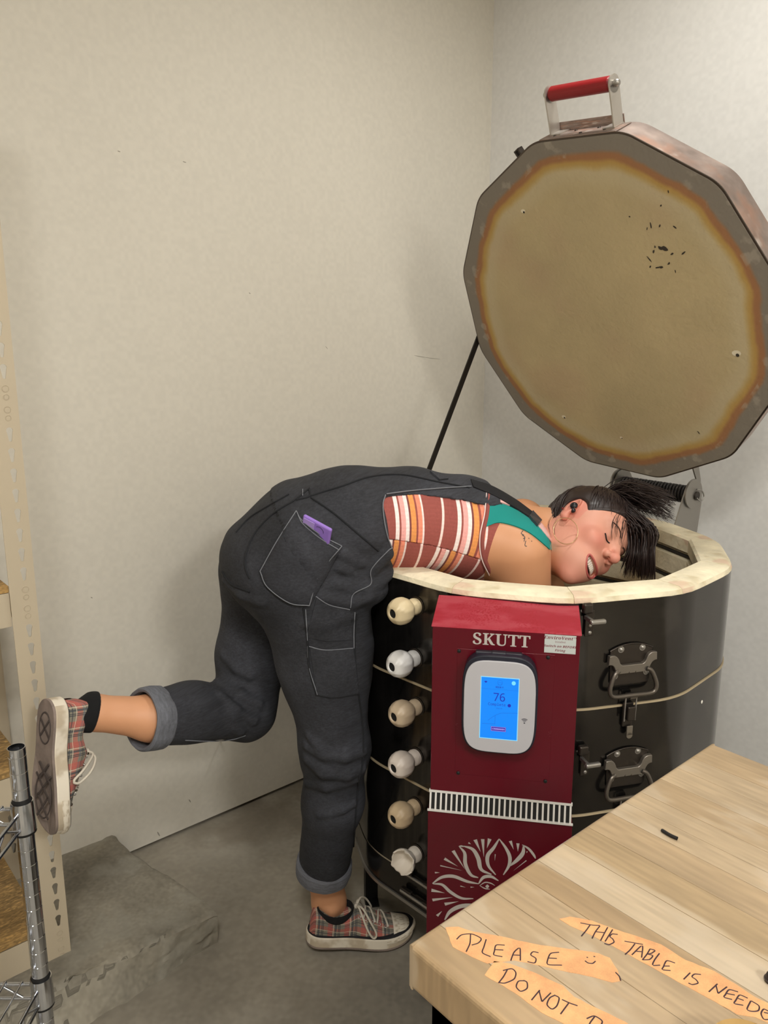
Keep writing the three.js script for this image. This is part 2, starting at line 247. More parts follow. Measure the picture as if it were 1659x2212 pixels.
// ---------- chrome wire rack ----------
{
  const base = V(0.266, 0, -1.141), g = thing('wire_rack', 'chrome wire rack with ringed round post in front of beige shelving', 'rack', [base.x, 0, base.z]);
  const mChrome = std({ color: 0xc9ccd2, metalness: 1, roughness: 0.1 }), mBlack = std({ color: 0x0c0b0b, roughness: 0.6 });
  const a1 = V(-SY, 0, CY), a2 = V(-CY, 0, -SY), L1 = 0.36, L2 = 0.60, TOP = 0.845;
  const P = (s, t, y) => V(a1.x * s + a2.x * t, y, a1.z * s + a2.z * t);
  const prof = [[0.0115, TOP - 0.03], [0.0115, TOP], [0.0127, TOP]]; for (let y = TOP - 0.0127; y > 0.06; y -= 0.0254) { prof.push([0.0127, y + 0.0009], [0.0121, y + 0.0003], [0.0121, y - 0.0003], [0.0127, y - 0.0009]); } prof.push([0.0127, 0.03], [0.009, 0.03], [0.009, 0.02], [0.018, 0.014], [0.018, 0.0], [0, 0]);
  const pg = toCreasedNormals(lathe(prof, 28), 0.5);
  for (const [s, t] of [[0, 0], [L1, 0], [0, L2], [L1, L2]]) {
    const p = mesh('post', pg, mChrome, g); p.position.copy(P(s, t, 0));
    mesh('post_cap', lathe([[0, TOP - 0.012], [0.0115, TOP - 0.012], [0.0115, TOP - 0.02], [0, TOP - 0.02]], 20), mBlack, p);
  }
  for (const y of [0.752, 0.445, 0.14]) {
    const w = [], ring = [], sleeve = [];
    for (const [s, t] of [[0, 0], [L1, 0], [0, L2], [L1, L2]]) {
      const c = P(s, t, y);
      sleeve.push(toCreasedNormals(lathe([[0.0128, -0.042], [0.0170, -0.042], [0.0166, 0.0], [0.0158, 0.006], [0.0145, 0.006], [0.0135, 0.002], [0.0128, -0.042]], 26), 0.6).translate(c.x, c.y, c.z));
      ring.push(lathe([[0.0128, -0.046], [0.0165, -0.046], [0.0165, -0.0405], [0.0128, -0.0405]], 24).translate(c.x, c.y, c.z), lathe([[0.0128, 0.004], [0.0140, 0.004], [0.0128, 0.012]], 24).translate(c.x, c.y, c.z));
    }
    const wire = (a, b, r = 0.0031) => w.push(cyl(r, r, 1, 8, a, b));
    const edge = (p0, p1, n) => { const A = (k, yy) => p0.clone().lerp(p1, k).setY(yy); wire(A(0.03, y - 0.008), A(0.97, y - 0.008)); wire(A(0.03, y - 0.034), A(0.97, y - 0.034));
      for (let i = 0; i < n; i++) wire(A(0.05 + 0.9 * i / n, i % 2 ? y - 0.008 : y - 0.034), A(0.05 + 0.9 * (i + 1) / n, i % 2 ? y - 0.034 : y - 0.008), 0.0022); };
    edge(P(0, 0, y), P(L1, 0, y), 8); edge(P(0, 0, y), P(0, L2, y), 14); edge(P(L1, 0, y), P(L1, L2, y), 14); edge(P(0, L2, y), P(L1, L2, y), 8);
    for (let t = 0.03; t < L2 - 0.01; t += 0.026) wire(P(0, t, y - 0.004), P(L1, t, y - 0.004), 0.0019);
    for (const s of [L1 / 3, 2 * L1 / 3]) wire(P(s, 0, y - 0.009), P(s, L2, y - 0.009), 0.0026);
    const sh = mesh('wire_shelf', merge(w), mChrome, g); mesh('collar_sleeve', merge(sleeve), mChrome, sh); mesh('plastic_collar', merge(ring), mBlack, sh);
  }
}

// ---------- work table with butcher block top ----------
const TY = 0.90, TX0 = 0.403, TX1 = 0.953, TZ0 = -0.438, TZ1 = 0.95;
{
  const g = thing('work_table', 'butcher block work table with pale laminated strips in the right foreground', 'table', [0.68, 0, 0.25]);
  const rnd = rngOf(77), mats = [];
  for (let k = 0; k < 6; k++) { const tone = [[172, 148, 116], [180, 158, 128], [164, 138, 104], [186, 166, 138], [175, 152, 121], [168, 144, 110]][k];
    mats.push(std({ roughness: 0.42, map: texOf(256, 1024, (u, v) => { const gr = tileNoise(u, (v * 0.25) % 1, 96, 60 + k), gl = tileFbm(u, v, 5, 4, 70 + k); let c = shade(tone, 0.94 + gr * 0.10 + (gl - 0.5) * 0.22); const worn = sstep(0.54, 0.70, tileFbm(u, v, 7, 4, 90 + k)); c = mix3(c, [194, 178, 156], worn * 0.5); return c; }, { rx: 3.3, ry: 1.3 }) })); }
  let x = TX0; const ws = []; while (x < TX1 - 0.02) { let w = 0.030 + rnd() * 0.016; if (TX1 - x - w < 0.02) w = TX1 - x; ws.push([x, w]); x += w; }
  const TH = 0.046, r = 0.006;
  ws.forEach(([x0, w], i) => {
    const first = i === 0, last = i === ws.length - 1, L = TZ1 - TZ0, sh = new THREE.Shape(), e = 0.00025;
    // section in x and y, long edges of the outer strips rounded
    const a = x0 + (first ? 0 : e), b = x0 + w - (last ? 0 : e), rl = first ? r : 0.0004, rr = last ? r : 0.0004;
    sh.moveTo(a + rl, TY); sh.lineTo(b - rr, TY); sh.quadraticCurveTo(b, TY, b, TY - rr); sh.lineTo(b, TY - TH + rr); sh.quadraticCurveTo(b, TY - TH, b - rr, TY - TH); sh.lineTo(a + rl, TY - TH); sh.quadraticCurveTo(a, TY - TH, a, TY - TH + rl); sh.lineTo(a, TY - rl); sh.quadraticCurveTo(a, TY, a + rl, TY);
    const geo = new THREE.ExtrudeGeometry(sh, { depth: L - 2 * r, bevelEnabled: false, curveSegments: 4 }).translate(0, 0, TZ0 + r), p = geo.attributes.position;
    // round over the end grain edges
    const cap = new THREE.ExtrudeGeometry(sh, { depth: 0.0001, bevelEnabled: false, curveSegments: 4 });
    const caps = [];
    for (let k = 0; k < 4; k++) { const t0 = k / 4 * Math.PI / 2, t1 = (k + 1) / 4 * Math.PI / 2; const i0 = r * (1 - Math.cos(t0)), z0 = TZ0 + r - r * Math.sin(t0), z1 = TZ0 + r - r * Math.sin(t1), i1 = r * (1 - Math.cos(t1)); const bg = new THREE.BoxGeometry(b - a - (first || last ? 0.0006 : 0) - (first ? i0 * 0.9 : 0), TH - i0 - i1, z0 - z1, 1, 1, 1), q = bg.attributes.position; for (let m = 0; m < q.count; m++) { const s = q.getZ(m) > 0 ? i0 : i1; q.setY(m, Math.sign(q.getY(m)) * (TH / 2 - s)); } bg.translate((a + b) / 2 + (first ? i0 * 0.45 : 0), TY - TH / 2, (z0 + z1) / 2); bg.computeVertexNormals(); caps.push(bg); }
    const m = mesh('plank', local(boxUV(merge([geo, ...caps])), g), mats[Math.floor(rnd() * 6)], g);
  });
  const mSteel = std({ color: 0xa5a39d, roughness: 0.55, metalness: 0.0 }), bx0 = TX0 + 0.012, bx1 = TX1 - 0.02, bz0 = TZ0 + 0.02, bz1 = TZ1 - 0.03, bt = TY - TH;
  mesh('apron', local(merge([box(bx1 - bx0, 0.09, 0.02, (bx0 + bx1) / 2, bt - 0.045, bz0 + 0.01), box(bx1 - bx0, 0.09, 0.02, (bx0 + bx1) / 2, bt - 0.045, bz1 - 0.01), box(0.02, 0.09, bz1 - bz0, bx0 + 0.01, bt - 0.045, (bz0 + bz1) / 2), box(0.02, 0.09, bz1 - bz0, bx1 - 0.01, bt - 0.045, (bz0 + bz1) / 2)]), g), mSteel, g);
  for (const lx of [bx0 + 0.025, bx1 - 0.025]) for (const lz of [bz0 + 0.025, bz1 - 0.025]) mesh('leg', local(box(0.05, bt, 0.05, lx, bt / 2, lz, 0.003), g), mSteel, g);
  mesh('lower_shelf', local(box(bx1 - bx0 - 0.02, 0.02, bz1 - bz0 - 0.02, (bx0 + bx1) / 2, 0.2, (bz0 + bz1) / 2), g), mSteel, g);
}
// masking tape strips with handwriting, lying on the table top: outlines and pen strokes measured on the top
{
  const onTop = (x, y) => { const p = onPlane(x, y, V(0, TY, 0), V(0, 1, 0)); return new THREE.Vector2(p.x, p.z); };
  const mTape = std({ roughness: 0.75, map: texOf(256, 256, (u, v) => shade([226, 166, 114], 0.95 + tileNoise(u, v, 120, 3) * 0.06 + (tileFbm(u, v, 6, 4, 8) - 0.5) * 0.2), { rx: 14, ry: 14 }) });
  const mInk = std({ color: 0x35202a, roughness: 0.6 });
  // the photograph's crop of the table: 860..1659 x 1600..2212 enlarged 2.0764 times
  const Q = (x, y) => onTop(860 + x / 2.0764, 1600 + y / 2.0764);
  function tape(label, outline, strokes, extra = []) {
    const pts = outline.map(([x, y]) => Q(x, y)); const rnd = rngOf(outline.length * 7 + 3), rough = [];
    pts.forEach((p, i) => { const q = pts[(i + 1) % pts.length], n = Math.max(1, Math.round(p.distanceTo(q) / 0.006)); for (let k = 0; k < n; k++) { const m = p.clone().lerp(q, k / n); const d = k ? 0.0007 : 0; rough.push(m.add(new THREE.Vector2((rnd() - 0.5) * d, (rnd() - 0.5) * d))); } });
    const c = rough.reduce((s, p) => s.add(p), new THREE.Vector2()).multiplyScalar(1 / rough.length);
    const g = thing('tape_strip', label, 'tape', [c.x, TY, c.y], 'handwritten tape strips on the table');
    // shape is drawn in (x, -z) and laid down
    const sh = new THREE.Shape(rough.map((p) => new THREE.Vector2(p.x - c.x, -(p.y - c.y))));
    mesh('tape_film', uvBy(new THREE.ExtrudeGeometry(sh, { depth: 0.00025, bevelEnabled: false }).rotateX(-Math.PI / 2), (v) => [v.x, v.z]), mTape, g);
    const ink = [];
    for (const s of strokes) { const line = s.map(([x, y]) => { const p = Q(x, y); return V(p.x - c.x, 0.00032, p.y - c.y); }); ink.push(new THREE.TubeGeometry(line.length > 2 ? new THREE.CatmullRomCurve3(line, false, 'catmullrom', 0.4) : new THREE.LineCurve3(...line), line.length * 5, 0.00062, 5).scale(1, 0.5, 1)); }
    mesh('handwriting', merge(ink), mInk, g);
  }
  const T = (...a) => { const o = []; for (let i = 0; i < a.length; i += 2) o.push([a[i], a[i + 1]]); return o; };
  tape('long orange tape strip reading THIS TABLE IS NEEDED', T(722, 800, 770, 790, 870, 808, 960, 842, 1040, 868, 1180, 915, 1290, 985, 1420, 1035, 1510, 1090, 1600, 1150, 1659, 1178, 1760, 1235, 1740, 1300, 1600, 1240, 1520, 1228, 1420, 1170, 1300, 1105, 1180, 1040, 1060, 975, 960, 920, 860, 870, 770, 830),
    [T(817, 818, 870, 828, 905, 830), T(862, 826, 845, 850, 822, 878), T(905, 832, 885, 858, 870, 888), T(940, 838, 925, 865, 908, 898), T(888, 858, 925, 862), T(962, 848, 945, 875, 928, 902), T(985, 870, 960, 868, 950, 880, 962, 890, 968, 905, 945, 916, 925, 910),
      T(1015, 900, 1070, 910, 1098, 915), T(1062, 912, 1040, 940, 1018, 960), T(1048, 962, 1095, 920, 1092, 975), T(1062, 945, 1098, 948), T(1130, 935, 1115, 960, 1095, 985), T(1130, 935, 1152, 942, 1135, 955, 1118, 958, 1142, 965, 1128, 982, 1098, 984), T(1172, 955, 1150, 985, 1142, 1008, 1175, 1008), T(1242, 998, 1205, 988, 1190, 1015, 1185, 1028, 1222, 1032), T(1190, 1012, 1218, 1012),
      T(1310, 1042, 1280, 1072), T(1358, 1050, 1330, 1048, 1318, 1060, 1335, 1072, 1345, 1088, 1320, 1095, 1302, 1088),
      T(1393, 1128, 1432, 1092), T(1425, 1096, 1435, 1135), T(1435, 1135, 1475, 1105), T(1525, 1128, 1485, 1118, 1468, 1140, 1462, 1152, 1498, 1162), T(1474, 1135, 1510, 1142), T(1568, 1156, 1532, 1142, 1515, 1165, 1508, 1180, 1548, 1188), T(1522, 1156, 1550, 1166), T(1582, 1168, 1565, 1205, 1585, 1215, 1615, 1212, 1618, 1190, 1584, 1168), T(1662, 1215, 1640, 1205, 1628, 1225, 1640, 1250, 1662, 1252), T(1640, 1220, 1660, 1224)]);
  tape('short orange tape strip reading PLEASE with a smiley', T(212, 838, 270, 835, 340, 858, 470, 880, 540, 898, 640, 918, 800, 938, 900, 955, 950, 975, 985, 1030, 998, 1078, 960, 1085, 880, 1062, 770, 1040, 640, 1010, 520, 985, 400, 1000, 330, 970, 245, 925),
    [T(325, 868, 322, 910, 305, 948), T(262, 892, 285, 872, 330, 868, 372, 888, 360, 908, 330, 918), T(395, 892, 385, 925, 378, 952, 415, 970), T(478, 918, 440, 918, 432, 945, 430, 962, 468, 970), T(435, 938, 472, 940), T(505, 988, 520, 950, 545, 930, 548, 958, 548, 988), T(512, 962, 550, 964), T(630, 952, 605, 948, 595, 962, 618, 978, 612, 998, 580, 992), T(722, 950, 685, 955, 672, 980, 672, 1005, 735, 1008), T(676, 976, 712, 978),
      T(845, 972, 852, 974), T(876, 968, 884, 970), T(838, 988, 852, 998, 872, 1000, 885, 990), T(975, 1040, 992, 1058, 998, 1078)]);
  tape('lower orange tape strip reading DO NOT', T(430, 990, 500, 1000, 610, 1040, 740, 1100, 790, 1150, 880, 1195, 1020, 1262, 1100, 1330, 1000, 1400, 800, 1300, 640, 1218, 520, 1130, 388, 1052),
    [T(490, 1028, 472, 1060, 450, 1088), T(470, 1032, 510, 1024, 528, 1042, 520, 1070, 480, 1088, 450, 1086), T(570, 1078, 540, 1080, 530, 1105, 550, 1125, 578, 1112, 578, 1085, 562, 1076), T(598, 1165, 635, 1120), T(632, 1122, 645, 1172), T(645, 1172, 685, 1132), T(705, 1142, 680, 1155, 668, 1185, 690, 1205, 712, 1190, 722, 1155, 700, 1142), T(735, 1162, 770, 1178, 805, 1190), T(765, 1178, 745, 1205, 728, 1228), T(882, 1238, 862, 1265, 850, 1290), T(845, 1248, 880, 1236, 915, 1258, 905, 1280, 870, 1282)]);
  // small things on the table
  { const a = Q(1185, 411), b = Q(1252, 447), ins = new THREE.CatmullRomCurve3([V(a.x, TY + 0.0022, a.y), V((a.x + b.x) / 2 - 0.001, TY + 0.0022, (a.y + b.y) / 2 + 0.001), V(b.x, TY + 0.0022, b.y)]);
    const m = thing('charcoal_stick', 'small thin black stick lying on the bare table top', 'stick', [a.x, TY, a.y]); mesh('stick', local(mergeVertices(new THREE.TubeGeometry(ins, 10, 0.0019, 8)), m), std({ color: 0x17120f, roughness: 0.8 }), m); mesh('stick_tip', new THREE.SphereGeometry(0.0019, 8, 6).translate(0, 0.0022, 0), std({ color: 0x2b2622, roughness: 0.7 }), m); }
  { const c = onTop(1614, 2335), m = thing('turned_bowl', 'tan round bowl at the bottom right table edge', 'bowl', [c.x, TY, c.y]);
    const e = onTop(1614, 2268), rr = c.distanceTo(e); mesh('bowl_shell', toCreasedNormals(lathe([[0, 0.002], [rr * 0.55, 0], [rr * 0.9, 0.012], [rr, 0.024], [rr * 0.985, 0.026], [rr * 0.88, 0.015], [rr * 0.5, 0.006], [0, 0.006]], 64), 0.6), std({ color: 0xb0905a, roughness: 0.7 }), m); mesh('foot_ring', lathe([[rr * 0.4, 0], [rr * 0.55, 0], [rr * 0.55, 0.003], [rr * 0.4, 0.003]], 40), std({ color: 0x9a7c4c, roughness: 0.8 }), m); }
  { const c = onTop(1668, 2122), m = thing('dark_knob', 'small dark round object cut by the right frame edge on table', 'knob', [c.x, TY, c.y]); mesh('knob_body', lathe([[0, 0], [0.005, 0], [0.006, 0.003], [0.005, 0.007], [0.003, 0.009], [0, 0.0095]], 20), std({ color: 0x241c1c, roughness: 0.5 }), m); mesh('knob_rim', new THREE.TorusGeometry(0.0058, 0.0008, 6, 20).rotateX(Math.PI / 2).translate(0, 0.003, 0), std({ color: 0x3a3130, roughness: 0.5 }), m); }
}

// ---------- the kiln ----------
const KC = V(1.461, 0, -1.1536), KTURN = 2.08, PH = -6, RV = 0.455, AP = RV * Math.cos(R(15)), RIM = 0.965, RH = 0.228, BOT = 0.208;
const kiln = thing('kiln', 'twelve-sided dark steel top-loading kiln with raised lid and red control box', 'kiln', [KC.x, 0, KC.z]);
kiln.rotation.y = -R(KTURN); kiln.updateMatrixWorld(true);
const toKiln = kiln.matrixWorld.clone().invert();
const facetAngle = (room) => R(room - KTURN);                                  // facet given by its compass angle in the room (x towards z)
function facetM(room, u = 0, y = 0, d = AP) { const a = facetAngle(room), n = V(Math.cos(a), 0, Math.sin(a)), t = V().crossVectors(V(0, 1, 0), n); const m = new THREE.Matrix4().makeBasis(t, V(0, 1, 0), n); m.setPosition(n.clone().multiplyScalar(d).addScaledVector(t, u).setY(y)); return m; }
const onFacet = (geo, room, u, y, d) => geo.applyMatrix4(facetM(room, u, y, d));
function facetUV(room, d, px, py) { // photograph point on the plane of a facet -> [u, y]
  const a = R(room), n = V(Math.cos(a), 0, Math.sin(a)), P = KC.clone().addScaledVector(n, d), q = onPlane(px, py, P, n), t = V().crossVectors(V(0, 1, 0), n); return [q.clone().sub(KC).dot(t), q.y];
}
function roundedPoly(rv, rr, seg = 8) { // twelve sides, rounded corners, in (x, z)
  const pts = []; for (let k = 0; k < 12; k++) { const a = R(PH + 15 + 30 * k), c = new THREE.Vector2(Math.cos(a), Math.sin(a)).multiplyScalar(rv - rr / Math.cos(R(15))); for (let s = 0; s <= seg; s++) { const b = a + R(-15 + 30 * s / seg); pts.push(c.clone().add(new THREE.Vector2(Math.cos(b), Math.sin(b)).multiplyScalar(rr))); } } return pts;
}
function slab(rv, rr, y0, y1, hole = 0) { const s = new THREE.Shape(roundedPoly(rv, rr).map((p) => new THREE.Vector2(p.x, -p.y))); if (hole) s.holes.push(new THREE.Path(roundedPoly(hole, rr).map((p) => new THREE.Vector2(p.x, -p.y)))); return toCreasedNormals(new THREE.ExtrudeGeometry(s, { depth: y1 - y0, bevelEnabled: false }).rotateX(-Math.PI / 2).translate(0, y0, 0), 0.35); }
const brush = texOf(512, 512, (u, v) => 128 + (tileNoise((u * 0.25) % 1, v, 256, 4) - 0.5) * 40 + (tileFbm(u, v, 5, 4, 9) - 0.5) * 90, { srgb: false });
const jacketMap = texOf(1024, 512, (u, v) => { let k = 1 + (tileFbm(u, v, 6, 4, 51) - 0.5) * 0.35; const smear = sstep(0.60, 0.75, tileFbm(u, v, 10, 4, 55)); return mix3(shade([76, 73, 70], k), [94, 90, 85], smear * 0.35); });
const mJacket = std({ map: jacketMap, metalness: 0.92, roughness: 0.30, roughnessMap: brush });
const mBrick = std({ roughness: 0.92, map: texOf(512, 512, (u, v) => { let c = shade([240, 229, 200], 1 + (tileFbm(u, v, 9, 5, 61) - 0.5) * 0.22); c = mix3(c, [190, 168, 122], sstep(0.60, 0.78, tileFbm(u, v, 7, 4, 66)) * 0.35); c = mix3(c, [214, 170, 148], sstep(0.68, 0.82, tileFbm(u, v, 4, 4, 68)) * 0.45); return c; }, { rx: 2.4, ry: 2.4 }), bumpMap: wallBump, bumpScale: 0.002 });
const mBrickIn = std({ roughness: 0.95, map: texOf(512, 512, (u, v) => shade([196, 184, 160], 1 + (tileFbm(u, v, 9, 5, 71) - 0.5) * 0.3), { rx: 2.4, ry: 2.4 }) });
const mCoil = std({ color: 0x2a2420, roughness: 0.8 }), mDarkSteel = std({ color: 0x4a443f, metalness: 0.85, roughness: 0.36 }), mSteel = std({ color: 0xa9a59f, metalness: 0.85, roughness: 0.36 }), mBlk = std({ color: 0x100f0f, roughness: 0.55 });
const mCement = std({ color: 0xb3a283, roughness: 0.7 });
// one wall brick: a section in (depth, y) swept along the facet with mitred ends
const RR = 0.20; // rounding of the twelve corners of the sheet metal jacket
const outerR = (phi) => { const c = RV - RR / Math.cos(R(15)), q = Math.abs(phi); if (AP * Math.tan(q) < c * Math.sin(R(15))) return AP / Math.cos(q); const e = R(15) - q; return c * Math.cos(e) + Math.sqrt(RR * RR - (c * Math.sin(e)) ** 2); };
function wallBrick(sec, wob, seg) {
  const T = Math.tan(R(15)) * 0.996, n = sec.length, pos = [], idx = [];
  for (let k = 0; k <= seg; k++) { const s = k / seg * 2 - 1; for (const [d, y] of sec) { const yy = y + Math.sin(Math.PI * k / seg) * wob * (y > -0.02 ? 1 : 0); if (d > AP - 0.04) { const a = s * R(15) * 0.996, r = outerR(a) + d - AP; pos.push(r * Math.sin(a), yy, r * Math.cos(a)); } else pos.push(s * d * T, yy, d); } }
  for (let k = 0; k < seg; k++) for (let i = 0; i < n; i++) { const a = k * n + i, b = k * n + (i + 1) % n; idx.push(a, b, a + n, b, b + n, a + n); }
  const tri = THREE.ShapeUtils.triangulateShape(sec.map(([d, y]) => new THREE.Vector2(d, y)), []);
  for (const [a, b, c] of tri) { idx.push(a, c, b); idx.push(seg * n + a, seg * n + b, seg * n + c); }
  const g = new THREE.BufferGeometry(); g.setAttribute('position', new THREE.Float32BufferAttribute(pos, 3)); g.setIndex(idx);
  return boxUV(toCreasedNormals(g, 0.5));
}
const APi = AP - 0.072;
function section(top) {
  const o = AP - 0.002, s = []; // clockwise or not does not matter: normals are fixed below
  if (top) s.push([o, -0.2255], [o, -0.016], [AP + 0.001, -0.013], [AP - 0.002, -0.004], [AP - 0.010, 0], [APi + 0.006, 0], [APi, -0.004]); else s.push([o, -0.2255], [o, -0.0025], [APi, -0.0025]);
  for (const gy of [-0.045, -0.113, -0.181]) s.push([APi, gy + 0.011], [APi + 0.013, gy + 0.008], [APi + 0.018, gy], [APi + 0.013, gy - 0.008], [APi, gy - 0.011]);
  s.push([APi, -0.2255]); return s;
}
{
  const secT = section(true), secM = section(false); const rnd = rngOf(5);
  const topGeos = [0.0006, -0.0008, 0.001].map((w) => wallBrick(secT, w, 8)), midGeo = wallBrick(secM, 0, 2);
  for (let k = 0; k < 3; k++) {
    const y1 = RIM - k * RH;
    const j = mesh('ring_jacket', slab(RV, RR, y1 - RH + 0.003, y1 - (k ? 0.003 : 0.013), RV - 0.0022), mJacket, kiln);
    // jacket uv around the ring
    uvBy(j.geometry, (v) => [Math.atan2(v.z, v.x) * 0.45, v.y + k * 0.31]);
    if (k) mesh('joint_cord', slab(RV + 0.0022, RR, y1 - 0.0020, y1 + 0.0020, RV - 0.006), mCement, kiln);
    for (let f = 0; f < 12; f++) {
      const geo = k ? midGeo : topGeos[Math.floor(rnd() * 3)], b = mesh('brick', geo, k ? mBrickIn : mBrick, kiln); b.applyMatrix4(facetM(KTURN + PH + 30 * f, 0, y1, 0));
    }
    // heating coils lying in the grooves
    const coils = []; for (const gy of [-0.045, -0.113, -0.181]) for (let f = 0; f < 12; f++) { const a0 = R(PH + 15 + 30 * f), a1 = a0 + R(30), r = (APi + 0.010) / Math.cos(R(15)); coils.push(cyl(0.0042, 0.0042, 1, 6, V(r * Math.cos(a0), y1 + gy - 0.003, r * Math.sin(a0)), V(r * Math.cos(a1), y1 + gy - 0.003, r * Math.sin(a1)))); }
    mesh('heating_element', merge(coils), mCoil, kiln);
  }
  mesh('floor_slab', slab(RV - 0.003, RR, BOT, RIM - 3 * RH), mBrickIn, kiln);
  mesh('base_band', slab(RV, RR, BOT + 0.002, RIM - 3 * RH - 0.003, RV - 0.0022), mJacket, kiln);
  mesh('base_lip', slab(RV + 0.004, RR, BOT - 0.004, BOT + 0.004), mSteel, kiln);
  // stand
  const q = onPlane(803, 1950, V(0, 0, 0), V(0, 1, 0)).sub(KC), la = Math.atan2(q.z, q.x) + R(KTURN) * 0 - R(KTURN), lr = Math.min(Math.hypot(q.x, q.z), 0.43);
  for (let k = 0; k < 4; k++) { const a = la + k * Math.PI / 2, g = merge([box(0.036, BOT, 0.003, 0, BOT / 2, 0.0165), box(0.003, BOT, 0.036, 0.0165, BOT / 2, 0), box(0.036, 0.003, 0.036, 0, 0.0015, 0)]).rotateY(-a).translate(lr * Math.cos(a), -0.004 * 0, lr * Math.sin(a)); mesh('stand_leg', g.scale(1, (BOT - 0.004) / BOT, 1), mBlk, kiln); }
  mesh('stand_frame', merge([0, 1, 2, 3].map((k) => { const a = la + k * Math.PI / 2, b = a + Math.PI / 2; return cyl(0.012, 0.012, 1, 4, V(lr * Math.cos(a), BOT - 0.02, lr * Math.sin(a)), V(lr * Math.cos(b), BOT - 0.02, lr * Math.sin(b))); })), mBlk, kiln);
}
// draw bolts that close the jacket bands, low on the left facet
for (const [y, d] of [[0.286, 0], [0.240, 0.003]]) {
  const c = mesh('band_clamp', onFacet(merge([box(0.03, 0.016, 0.010, -0.045, 0, 0.006, 0.002), box(0.03, 0.016, 0.010, 0.02, 0, 0.006, 0.002), box(0.06, 0.006, 0.004, -0.012, 0, 0.003)]), 176, 0.06, y, AP + d), mDarkSteel, kiln);
  mesh('clamp_bolt', onFacet(cyl(0.0035, 0.0035, 0.12, 8).rotateZ(Math.PI / 2).translate(0.0, 0, 0.010), 176, 0.06, y, AP + d), mSteel, c);
}
// jacket seam screws and a drilled hole
mesh('rivet', onFacet(new THREE.SphereGeometry(0.004, 10, 6).scale(1, 1, 0.4), 86, ...facetUV(86, AP, 1515, 1516), AP + 0.001), std({ color: 0xe8e4da, roughness: 0.5 }), kiln);

// chest handles and draw latches on the right front facet
function handleGeo() {
  const pl = new THREE.Shape(); pl.moveTo(-0.045, 0.034); pl.quadraticCurveTo(0, 0.058, 0.045, 0.034); pl.lineTo(0.042, -0.03); pl.quadraticCurveTo(0.04, -0.036, 0.034, -0.036); pl.lineTo(-0.034, -0.036); pl.quadraticCurveTo(-0.04, -0.036, -0.042, -0.03); pl.closePath();
  const plate = new THREE.ExtrudeGeometry(pl, { depth: 0.0018, bevelEnabled: true, bevelSize: 0.0006, bevelThickness: 0.0006, bevelSegments: 1 });
  const lip = new THREE.TubeGeometry(new THREE.QuadraticBezierCurve3(V(-0.046, 0.034, 0.002), V(0, 0.058, 0.002), V(0.046, 0.034, 0.002)), 14, 0.0016, 6);
  const hb = new THREE.Shape(); hb.moveTo(-0.050, 0.026); hb.quadraticCurveTo(-0.034, 0.030, -0.029, 0.012); hb.quadraticCurveTo(-0.026, 0.005, -0.02, 0.005); hb.lineTo(0.02, 0.005); hb.quadraticCurveTo(0.026, 0.005, 0.030, 0.014); hb.quadraticCurveTo(0.034, 0.030, 0.050, 0.026); hb.lineTo(0.051, 0.012); hb.quadraticCurveTo(0.040, 0.012, 0.036, -0.003); hb.quadraticCurveTo(0.033, -0.010, 0.026, -0.010); hb.lineTo(0.008, -0.010); hb.lineTo(0.007, -0.007); hb.lineTo(0.005, -0.010); hb.lineTo(-0.006, -0.010); hb.lineTo(-0.007, -0.007); hb.lineTo(-0.009, -0.010); hb.lineTo(-0.027, -0.010); hb.quadraticCurveTo(-0.034, -0.010, -0.036, -0.003); hb.quadraticCurveTo(-0.040, 0.012, -0.051, 0.010); hb.closePath();
  const hinge = new THREE.ExtrudeGeometry(hb, { depth: 0.005, bevelEnabled: true, bevelSize: 0.0012, bevelThickness: 0.002, bevelSegments: 2 }).translate(0, 0, 0.0035);
  const bail = tube([V(-0.030, -0.004, 0.010), V(-0.040, -0.010, 0.013), V(-0.0495, -0.033, 0.016), V(-0.048, -0.048, 0.017), V(-0.036, -0.0535, 0.017), V(0, -0.0535, 0.017), V(0.036, -0.0535, 0.017), V(0.048, -0.048, 0.017), V(0.0495, -0.033, 0.016), V(0.040, -0.010, 0.013), V(0.030, -0.004, 0.010)], 0.0046, 64, 10, false, 0.5);
  const grip = box(0.016, 0.006, 0.004, 0.002, -0.0585, 0.017, 0.001);
  return { plate: merge([plate, lip]), hinge, bail: merge([bail, grip]), screw: merge([new THREE.SphereGeometry(0.0048, 12, 6, 0, Math.PI * 2, 0, Math.PI / 2).rotateX(Math.PI / 2).scale(1, 1, 0.75), new THREE.CylinderGeometry(0.0066, 0.0066, 0.001, 14).rotateX(Math.PI / 2)]) };
}
const HG = handleGeo();
for (const [px, py] of [[1360, 1437], [1351, 1659]]) {
  const [u, y] = facetUV(116, AP, px, py), h = mesh('chest_handle', HG.plate, mDarkSteel, kiln); h.applyMatrix4(facetM(116, u, y, AP + 0.0012));
  mesh('hinge_bracket', HG.hinge, std({ color: 0x8a837a, metalness: 0.8, roughness: 0.42 }), h); mesh('bail', HG.bail, std({ color: 0x6d665e, metalness: 0.85, roughness: 0.36 }), h);
  for (const [sx, sy] of [[-0.023, 0.036], [0.023, 0.036], [-0.033, -0.018], [0.035, -0.015]]) { const s = mesh('screw', HG.screw, mSteel, h); s.position.set(sx, sy, 0.0024); }
}
